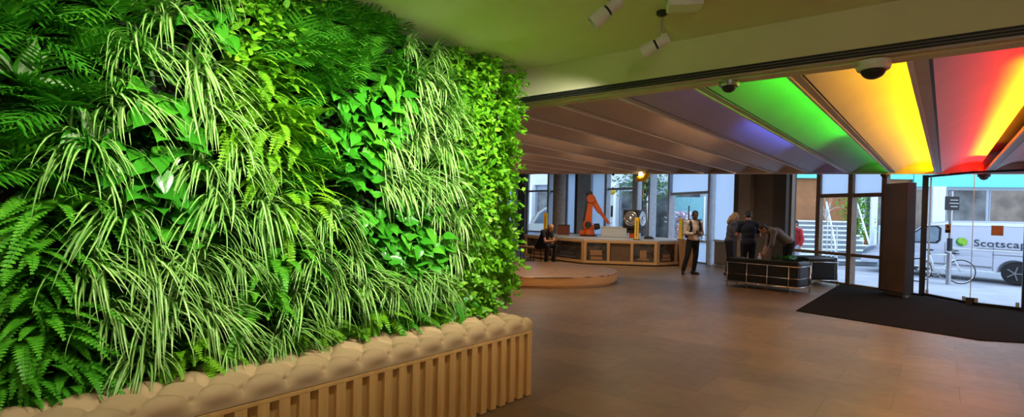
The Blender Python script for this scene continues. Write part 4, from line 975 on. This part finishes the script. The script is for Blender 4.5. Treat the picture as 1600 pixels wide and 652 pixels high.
person('man in a grey-beige shirt bending over the coffee table', (-2.98, 14.52, 0), -1.10, Jb, M['skin_l'], M['hairbr'], M['beige'], M['blackcloth'], M['black'], 'short', 1.35, 1.08)
# ================================================================== OUTSIDE
GZ = -.2
struct(MB().prism([(-70, 3.8), (30, 3.8), (30, 75), (-70, 75)], GZ-.3, GZ-.02).build('street_road', M['road']))
struct(MB().prism([(-18.5, 22.6), (-9, 20.5), (-4.9, 17.7), (-.2, 14.5), (1.3, 13.3), (12, 9), (14, 17.5), (1.2, 20.55), (-3.2, 22.5), (-19, 27.5)], GZ-.02, GZ).build('street_pavement', M['pave']))
VE = V((-.9, .436, 0)); VN = V((-.436, -.9, 0))
# ---- van: local x from the nose (0) to the tail, y = width, z up; its near side at y = -.95
nose = V((1.68, 21.01, GZ))+VE*4.35
va = math.atan2(-VE.y, -VE.x)
t = thing('delivery_van', 'silver delivery van with a green leaf-ball logo, parked outside the glass door', 'van', nose[:], va)
t.scale = (1.06, 1, 1)
def vy(z, x):      # near-side depth offset (body leans in above the waist, nose narrows)
    return .07*max(0, (z-.95)/.85)**1.5+.10*max(0, 1-x/.7)**2
side = [(.06, .30), (.0, .42), (.0, .58), (.06, .74), (.22, .86), (.95, 1.06), (1.20, 1.15), (1.80, 1.62), (2.05, 1.74), (2.6, 1.81), (4.7, 1.81), (4.92, 1.74), (4.99, 1.1), (5.02, .55), (4.98, .32)]
def arch(cx): return [(cx+.40*cos(a), .30+.39*sin(a)+.02) for a in [pi*k/10 for k in range(11)]]
low = arch(4.10)+arch(.98)
poly = side+[(x, z) for x, z in low]
def body(y0s, y1s):
    n = len(poly); b = MB()
    vs = [(x, vy(z, x), z) for x, z in poly]+[(x, 1.9-vy(z, x), z) for x, z in poly]
    tt = tessellate_polygon([[V((x, z, 0)) for x, z in poly]])
    b.add(vs, [tuple(q) for q in tt]+[tuple(i+n for i in q[::-1]) for q in tt]+[(i, (i+1) % n, (i+1) % n+n, i+n) for i in range(n)]); return b
body(0, 0).build('bodywork', M['vanpaint'], t)
def onside(pts, off, m, name, par=t, mats=None):
    b = MB(); vs = [V((x, vy(z, x)-off, z)) for x, z in pts]; tt = tessellate_polygon([[V((x, z, 0)) for x, z in pts]]); b.add(vs, [tuple(q) for q in tt]); return b.build(name, m, par)
onside([(1.34, 1.10), (2.20, 1.12), (2.28, 1.20), (2.28, 1.54), (2.20, 1.60), (1.86, 1.58), (1.42, 1.20)], .012, M['tinted'], 'cab_window')
onside([(1.28, 1.06), (2.26, 1.08), (2.34, 1.18), (2.34, 1.57), (2.24, 1.64), (1.84, 1.62), (1.36, 1.20)], .008, M['black'], 'window_surround')
b = MB(); b.quad((.98, .12, 1.09), (.98, 1.78, 1.09), (1.78, 1.74, 1.615), (1.78, .16, 1.615)); 
for i in range(len(b.v)): b.v[i] = (b.v[i][0]-.02, b.v[i][1], b.v[i][2]+.022)
b.build('windscreen', M['tinted'], t)
onside([(2.5, 1.02), (2.72, .94), (4.9, .93), (4.9, .965), (2.74, .975), (2.52, 1.055)], .010, M['vanlight'], 'crease_highlight')  # highlight along the body crease, painted as a paler strip
onside([(2.0, 1.69), (2.6, 1.755), (4.7, 1.755), (4.9, 1.70), (4.9, 1.66), (2.1, 1.66)], .012, M['vanlight'], 'roof_highlight')  # roof highlight put in as a lighter band of paint
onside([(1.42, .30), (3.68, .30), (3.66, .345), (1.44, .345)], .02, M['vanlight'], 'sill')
onside([(1.9, .43), (3.6, .43), (3.6, .47), (1.9, .47)], .014, M['steel'], 'rub_strip')
b = MB()
for x in (2.46, 3.62): b.box((x, vy(.8, x)-.004, .72), (.012, .006, .80))
b.box((4.2, vy(.8, 4)-.004, .83), (1.2, .006, .014)); b.build('door_gap', M['steel'], t)
b = MB(); b.box((2.62, -.02, .80), (.26, .04, .05)); b.box((2.66, -.015, .795), (.36, .02, .02)); b.build('door_handle', M['black'], t, bevel=.01)
for x, y in ((4.10, .13), (.98, .13), (4.10, 1.77), (.98, 1.77)):
    b = MB(); q = RX(pi/2); b.lathe([(.20, -.10), (.30, -.10), (.325, -.06), (.325, .06), (.30, .10), (.20, .10)], 32, (x, y, .325), q); wo = b.build('wheel', M['tyre'], t)
    b = MB(); b.lathe([(.06, -.075), (.205, -.095), (.205, .08)], 24, (x, y, .325), q)
    for k in range(5): b.beam((x, y-.09, .325), (x+.2*cos(k*2*pi/5), y-.10, .325+.2*sin(k*2*pi/5)), .03, .05, up=(0, 1, 0))
    b.build('hub_cap', M['steel'], wo)
onside([(.02, .60), (.10, .62), (.55, .88), (.30, .86), (.08, .74)], .02, M['tinted'], 'headlight')
b = MB(); b.box((.02, .95, .62), (.05, 1.2, .18)); b.build('grille', M['black'], t, bevel=.01)
b = MB(); b.box((.10, .95, .38), (.22, 1.84, .16)); b.build('bumper', M['vanpaint'], t, bevel=.03)
b = MB(); b.box((1.45, -.14, 1.20), (.14, .14, .22)); b.build('wing_mirror', M['black'], t, bevel=.02)
# logo: green ball with a darker crescent
lx, lz, lr = 2.87, 1.16, .145
b = MB(); ang_ = [2*pi*k/28 for k in range(28)]
b.add([(lx+lr*cos(a), vy(1.2, 3)-.016, lz+lr*.9*sin(a)) for a in ang_], [tuple(range(28))[::-1]], 0)
cr = [(lx+lr*cos(a), lz+lr*.9*sin(a)) for a in [pi*.62+pi*.95*k/14 for k in range(15)]]+[(lx+.02+lr*.78*cos(a), lz+.035+lr*.66*sin(a)) for a in [pi*1.57-pi*.95*k/14 for k in range(15)]]
tt = tessellate_polygon([[V((x, z, 0)) for x, z in cr]]); b.add([(x, vy(1.2, 3)-.020, z) for x, z in cr], [tuple(q) for q in tt], 1)
b.build('logo', [M['logo'], M['logod']], t)
cu = bpy.data.curves.new('lettering', 'FONT'); cu.body = 'Scotscape'; cu.size = .285; cu.extrude = .002; cu.space_character = 1.06; cu.offset = .002
cu.materials.append(M['text']); o = bpy.data.objects.new('lettering', cu); COL.objects.link(o); o.parent = t; o.location = (3.16, vy(1.25, 3)-.018, 1.055); o.rotation_euler = (pi/2+.02, 0, 0); o.scale = (1.12, 1, 1)
me = bpy.data.meshes.new_from_object(o.evaluated_get(bpy.context.evaluated_depsgraph_get())); me.name = 'lettering'; mx_ = o.matrix_local.copy(); bpy.data.objects.remove(o)
o = bpy.data.objects.new('lettering', me); COL.objects.link(o); o.parent = t; o.matrix_local = mx_
b = MB(); b.box((3.75, vy(1, 3)-.014, .995), (1.0, .003, .012)); b.build('small_print_line', M['steel'], t)
# ---- bicycle
bA, bB = V((-.50, 19.80, GZ)), V((.55, 20.06, GZ)); bd_ = (bB-bA).normalized(); ba_ = math.atan2(bd_.y, bd_.x)
def bicycle(loc, rz, label, col, s=1.0, group=None):
    t = thing('bicycle', label, 'bicycle', loc, rz, group); q = RX(pi/2); r_ = .335*s; wb = 1.0*s
    for x in (0, wb):
        b = MB(); b.torus((x, 0, r_+.012), r_, .013, q, 36, 8); wo = b.build('wheel', M['tyre'], t, smooth=True)
        b = MB(); b.torus((x, 0, r_+.012), r_-.022, .009, q, 36, 6)
        for k in range(16): a = 2*pi*k/16; b.tube([(x, 0, r_+.012), (x+(r_-.02)*cos(a), 0, r_+.012+(r_-.02)*sin(a))], .0016, 4)
        b.build('rim', M['metal'], wo)
    bb, st, hdt, hdb = V((.42*s, 0, .29*s)), V((.28*s, 0, .80*s)), V((.80*s, 0, .83*s)), V((.84*s, 0, .70*s)); ra, fa_ = V((0, 0, r_+.012)), V((wb, 0, r_+.012))
    b = MB()
    for p, e in ((bb, st), (st, hdt), (bb, hdb), (hdt, hdb)): b.tube([p, e], .019, 8)
    for y in (-.05, .05): b.tube([bb, ra+V((0, y, 0))], .010, 6); b.tube([st, ra+V((0, y, 0))], .009, 6); b.tube([hdb, hdb+V((.05, y, -.1)), fa_+V((0, y, 0))], .011, 6)
    b.build('frame', col, t, smooth=True)
    MB().tube([hdt, hdt+V((-.02, 0, .08)), hdt+V((.06, 0, .10))], .012).tube([hdt+V((.0, -.24, .12)), hdt+V((.08, -.2, .12)), hdt+V((.08, .2, .12)), hdt+V((0, .24, .12))], .012).build('handlebar', M['black'], t, smooth=True)
    b = MB(); b.tube([st, st+V((-.03, 0, .12))], .012); b.ell(st+V((-.04, 0, .14)), (.13, .065, .03)); b.build('saddle', M['black'], t, smooth=True)
    b = MB(); b.torus(bb, .09, .008, q, 24, 6); b.tube([bb+V((0, -.06, 0)), bb+V((.12, -.06, -.12))], .009); b.tube([bb+V((0, .06, 0)), bb+V((-.12, .06, .12))], .009); b.box(bb+V((.12, -.11, -.12)), (.09, .09, .02)); b.box(bb+V((-.12, .11, .12)), (.09, .09, .02)); b.build('crank', M['steel'], t)
    return t
bicycle(bA[:], ba_, 'pale bicycle leaning by the post outside the glass door', M['vanlight'])
t = thing('sign_post', 'grey street post with a square black sign outside the glass door', 'sign post', (.20, 19.60, GZ))
MB().lathe([(.06, 0), (.06, .9), (.042, .95), (.042, 2.62)], 16).build('pole', M['steel'], t)
MB().lathe([(.064, .95), (.064, 1.30)], 16).build('dark_sleeve', M['black'], t)
b = MB(); b.box((.02, -.06, 2.28), (.36, .02, .38), RZ(.55)); pl_ = b.build('sign_plate', M['bframe'], t)
b = MB(); n_ = RZ(.55)
for k, wl in enumerate((.20, .24, .18)): b.box(n_ @ V((.03, -.078, 0))+V((.0, 0, 2.37-k*.09)), (wl, .006, .020), n_)
b.build('sign_marks', M['steel'], pl_)
# ---- buildings
def building(name, label, p0, p1, h, wallm, bays, bandm=None, band=(3.1, 3.9), colm=None, sill=.5, wtop=3.0, glassm=None):
    p0, p1 = V(p0), V(p1); L_ = (p1-p0).length; d = (p1-p0).normalized(); t = thing(name, label, 'building', (p0[0], p0[1], GZ), math.atan2(d.y, d.x))
    b = MB(); b.box((L_/2, 2.0, h/2), (L_, 4, h)); b.build('wall', wallm, t)
    if bandm: b = MB(); b.box((L_/2, -.10, (band[0]+band[1])/2), (L_, .25, band[1]-band[0])); b.build('fascia', bandm, t)
    for (x0, x1, z0, z1, mt) in bays:
        b = MB(); b.box(((x0+x1)/2, -.02, (z0+z1)/2), (x1-x0, .08, z1-z0)); f = b.build('window', M['frame'], t)
        b = MB(); b.box(((x0+x1)/2, -.065, (z0+z1)/2), (x1-x0-.1, .01, z1-z0-.1)); b.build('pane', mt, f)
    if colm:
        for x, w_ in colm: b = MB(); b.box((x, -.25, band[0]/2), (w_, .4, band[0])); b.build('pilaster', M['stepw'], t)
    return t
sg = M['shopglass']
brn = pbr('shop_interior', (.17, .13, .10), .1, var=.7, scale=1.1)
building('shop_building', 'shop front with a turquoise fascia behind the silver van', (-1.2, 33.4, 0), (9.5, 38.6, 0), 8, M['facade'],
    [(.1, .6, .5, 3.4, brn), (1.5, 3.2, .5, 3.4, sg), (3.3, 5.4, .5, 3.4, brn), (5.5, 8.0, .5, 3.4, sg), (8.1, 11, .5, 3.4, brn)], M['turq'], (3.5, 5.6), [(1.0, .55)])
building('stair_hall_building', 'orange-brown building front behind the white steps', (-9.2, 28.6, 0), (-1.25, 33.4, 0), 8, M['brick'],
    [(.3, 2.3, 1.6, 3.4, brn), (7.2, 8.6, 1.2, 3.4, sg)], M['turq'], (3.85, 5.6), [(6.9, .18), (7.5, .18)])
building('column_building', 'grey office front with pale columns beyond the tree', (-24.5, 28.5, 0), (-9.4, 28.0, 0), 9, M['facadeg'],
    [(2.2, 3.6, .3, 3.2, sg), (4.2, 5.6, .3, 3.2, sg), (6.2, 7.6, .3, 3.2, sg), (8.2, 9.6, .3, 3.2, sg), (10.2, 11.6, .3, 3.2, sg), (12.2, 14.8, .3, 3.0, sg)], M['facade'], (3.6, 6.6), [(3.9, .4), (5.9, .4), (7.9, .4), (9.9, .4), (11.9, .4)])
building('pale_building', 'pale building with dark windows beyond the white taxi', (-48, 37, 0), (-25, 34, 0), 10, M['facade'],
    [(8, 9.4, .6, 3.4, sg), (12, 13.4, .6, 3.4, sg), (15.5, 17.5, .8, 3.4, sg), (19, 20.4, .6, 3.4, sg)], M['facade'], (3.9, 4.3))
# cyan shop sign
t = thing('street_banner', 'pale cyan banner on the street behind the standing man', 'banner', (-9.55, 25.6, GZ), .12)
b = MB(); b.box((0, 0, 2.05), (1.5, .06, 1.3)); b.build('panel', M['signcyan'], t)
b = MB(); b.box((.2, -.04, 1.62), (1.0, .01, .10)); b.box((.25, -.04, 1.44), (.8, .01, .05)); b.build('print', M['text'], t)
for x in (-.8, .8): MB().tube([(x, 0, 0), (x, 0, 2.75)], .05, 8).build('pole', M['stepw'], t)
# white steps with rails
t = thing('white_steps', 'flight of white outdoor steps seen through the window by the armchair', 'steps', (-4.75, 23.6, GZ), math.atan2(.57, .82))
b = MB(); c = MB()
for k in range(9):
    b.box((1.75, k*.30+.15, .10+k*.19+.075), (3.7, .32, .06)); c.box((1.75, k*.30+.20, .05+k*.19+.02), (3.66, .28, .12))
b.build('treads', M['stepw'], t); c.build('risers', M['stepd'], t)
for x in (.75, 2.25, 3.55):
    b = MB(); b.tube([(x-.45, -.1, .15), (x-.45, -.1, .75), (x+.55, 2.7, 2.55), (x+.55, 2.7, 1.9)], .035, 8); b.build('handrail', M['stepw'], t, smooth=True)
t = thing('glass_balustrade', 'pale glass panel beside the white steps', 'balustrade', (-1.75, 24.6, GZ), .6)
b = MB(); b.box((.5, 0, .85), (1.2, .04, 1.5)); b.build('panel', frostmat('pale_glass', (.62, .85, .88), .4), t)
for x in (.0, .55): MB().box((x, .6, 1.6), (.11, .11, 2.7)).build('post', M['stepw'], t)
t = thing('hanging_greenery', 'tall green shrub against the orange wall beyond the steps', 'shrub', (-3.0, 28.6, GZ))
MB().tube([(0, 0, 0), (.05, 0, 1.6), (0, 0, 3.2)], [.07, .05, .02]).build('stem', M['bark'], t)
b = MB(); r5 = random.Random(9)
for k in range(1700):
    p = V((r5.gauss(0, .32), r5.gauss(0, .25), r5.uniform(1.0, 3.6))); leafblade(b, p, (r5.uniform(-1, 1), r5.uniform(-1, 1), r5.uniform(-.8, .6)), .13, .08, 2, 2, False, .2, lambda q: (.5, 1, .1)[min(2, int(q*2.01))])
b.build('foliage', L_bfern, t)
def tree(loc, label, trunk, crown, n, leafm, barkm, r0, name='street_tree', seed=3, lean=0, ls=.24):
    q = random.Random(seed); t = thing(name, label, 'tree', loc)
    b = MB(); b.tube([(0, 0, 0), (lean*.3, 0, trunk*.4), (lean, .05, trunk)], [r0, r0*.85, r0*.7], 12); b.build('trunk', barkm, t, smooth=True)
    b = MB(); ends = []
    for k in range(11):
        a = q.uniform(0, 2*pi); e = V((lean+cos(a)*q.uniform(.4, 1)*crown, sin(a)*q.uniform(.4, 1)*crown, trunk+q.uniform(-.1, 1.4)*crown)); s = V((lean*.9, .03, trunk*q.uniform(.72, 1.0)))
        b.tube([s, s.lerp(e, .5)+V((0, 0, .15*crown)), e], [r0*.4, r0*.25, r0*.08], 6); ends += [s.lerp(e, .6), e]
    b.build('branches', barkm, t, smooth=True)
    if n:
        b = MB()
        for k in range(n):
            p = q.choice(ends)+V((q.gauss(0, .28*crown), q.gauss(0, .28*crown), q.gauss(0, .22*crown))); leafblade(b, p, (q.uniform(-1, 1), q.uniform(-1, 1), q.uniform(-.9, .4)), ls, ls*.6, 2, 2, False, .2, lambda z: (.5, 1, .1)[min(2, int(z*2.01))])
        b.build('crown', leafm, t)
    return t
tree((-10.78, 23.6, GZ), 'street tree with green leaves outside the window behind the speaker box', 3.1, 1.5, 1700, L_tree, M['bark'], .22, seed=5, lean=-.15, ls=.15)
t = tree((-3.25, 22.7, GZ), 'thin bare white young tree before the white steps', 2.1, .55, 0, None, M['wbark'], .022, 'young_tree', 8)
for x in (-.16, .16, .34): MB().tube([(x, -.05, 0), (x*.9, -.05, 1.55)], .026, 6).build('stake', M['wbark'], t)
# taxi
t = thing('white_taxi', 'white taxi with dark windows parked far outside, past the round column', 'taxi', (-18.15, 23.15, GZ), .58)
t.scale = (1, 1, 1.24)
prof_ = [(0, .25), (-.02, .55), (.05, .80), (.9, .98), (1.35, 1.50), (1.75, 1.72), (3.3, 1.74), (4.1, 1.45), (4.4, .95), (4.45, .3)]
b = MB(); n = len(prof_); vs = [(x, .06*max(0, z-.9), z) for x, z in prof_]+[(x, 1.8-.06*max(0, z-.9), z) for x, z in prof_]
tt = tessellate_polygon([[V((x, z, 0)) for x, z in prof_]]); b.add(vs, [tuple(q) for q in tt]+[tuple(i+n for i in q[::-1]) for q in tt]+[(i, (i+1) % n, (i+1) % n+n, i+n) for i in range(n)]); b.build('bodywork', M['cream_car'], t)
for pts in ([(1.12, 1.0), (2.0, 1.02), (2.0, 1.60), (1.72, 1.60), (1.45, 1.45)], [(2.12, 1.02), (3.0, 1.02), (3.0, 1.60), (2.12, 1.60)], [(3.12, 1.02), (3.9, 1.0), (3.85, 1.3), (3.4, 1.6), (3.12, 1.6)]):
    b = MB(); tt = tessellate_polygon([[V((x, z, 0)) for x, z in pts]]); b.add([(x, -.012+.06*max(0, z-.9), z) for x, z in pts], [tuple(q) for q in tt]); b.build('side_window', M['tinted'], t)
b = MB(); b.quad((.90, .15, 1.0), (.90, 1.65, 1.0), (1.33, 1.6, 1.5), (1.33, .2, 1.5)); b.v = [(x-.02, y, z+.02) for x, y, z in b.v]; b.build('windscreen', M['tinted'], t)
for x, y in ((.85, .1), (3.6, .1), (.85, 1.7), (3.6, 1.7)): MB().lathe([(.2, -.1), (.31, -.09), (.31, .09), (.2, .1)], 24, (x, y, .31), RX(pi/2)).build('wheel', M['tyre'], t)
b = MB(); b.box((.25, -.012, .62), (.36, .02, .22)); b.build('side_panel_mark', M['yellow'], t)
b = MB(); b.box((-.02, .4, .72), (.06, .3, .16)); b.build('headlight', M['yellow'], t)
# distant parked bikes, pink blossom bush, beacon
first = bicycle((-9.35, 24.0, GZ), .9, 'dark bicycle parked by the street tree, first of a row', M['facadeg'], 1, 'bicycles parked by the tree')
for k, nm in ((1, 'second'), (2, 'third')): dup(first, (-9.35+k*.42, 24.1+k*.12, GZ), .9+.25*k, 'dark bicycle parked by the street tree, %s of a row' % nm)
t = thing('blossom_bush', 'pink and white blossom bush outside the window behind the standing man', 'bush', (-8.25, 21.6, GZ))
MB().lathe([(.30, 0), (.36, .55), (.32, .55), (.30, .48)], 20).build('planter', M['stepw'], t)
MB().tube([(0, 0, .45), (.03, 0, 1.0), (0, 0, 1.6)], [.05, .04, .02]).build('stem', M['bark'], t)
b = MB(); r6 = random.Random(2)
for k in range(900):
    p = V((r6.gauss(0, .22), r6.gauss(0, .22), r6.uniform(.75, 1.95))); leafblade(b, p, (r6.uniform(-1, 1), r6.uniform(-1, 1), r6.uniform(-1, 1)), .11, .09, 1, 2, False, .1, lambda q: (.6, 1, .3)[min(2, int(q*2.01))], m=r6.choice((0, 1)))
b.build('blossom', [M['pink'], M['stepw']], t)
t = thing('beacon_post', 'striped beacon post with a yellow globe outside the window right of the robot', 'beacon', (-12.9, 24.4, GZ))
for k in range(5): MB().lathe([(.06, k*.56), (.06, k*.56+.56)], 12).build('pole_band', M['black'] if k % 2 else M['stepw'], t)
b = MB(); b.ell((0, 0, 2.95), (.17, .17, .17)); b.build('globe', M['yellow'], t, smooth=True)
# pedestrian in red and white
LP = (-3.60, 19.15, GZ)
Jp = stand(.0, .95); Jp = {**Jp, 'elL': (.25, .03, 1.10), 'wrL': (.24, -.05, .86), 'haL': (0, -.1, -1), 'paL': (-1, 0, 0), 'thL': (0, -1, 0), 'elR': (-.25, .03, 1.10), 'wrR': (-.24, -.05, .86), 'haR': (0, -.1, -1), 'paR': (1, 0, 0), 'thR': (0, -1, 0), 'face': (0, -1, -.1)}
person('pedestrian in a red top and pale trousers outside the window by the dark wall', LP, -.7, Jp, M['skin_l'], M['hairblk'], M['red'], M['facade'], M['stepw'], 'short', 1.8)
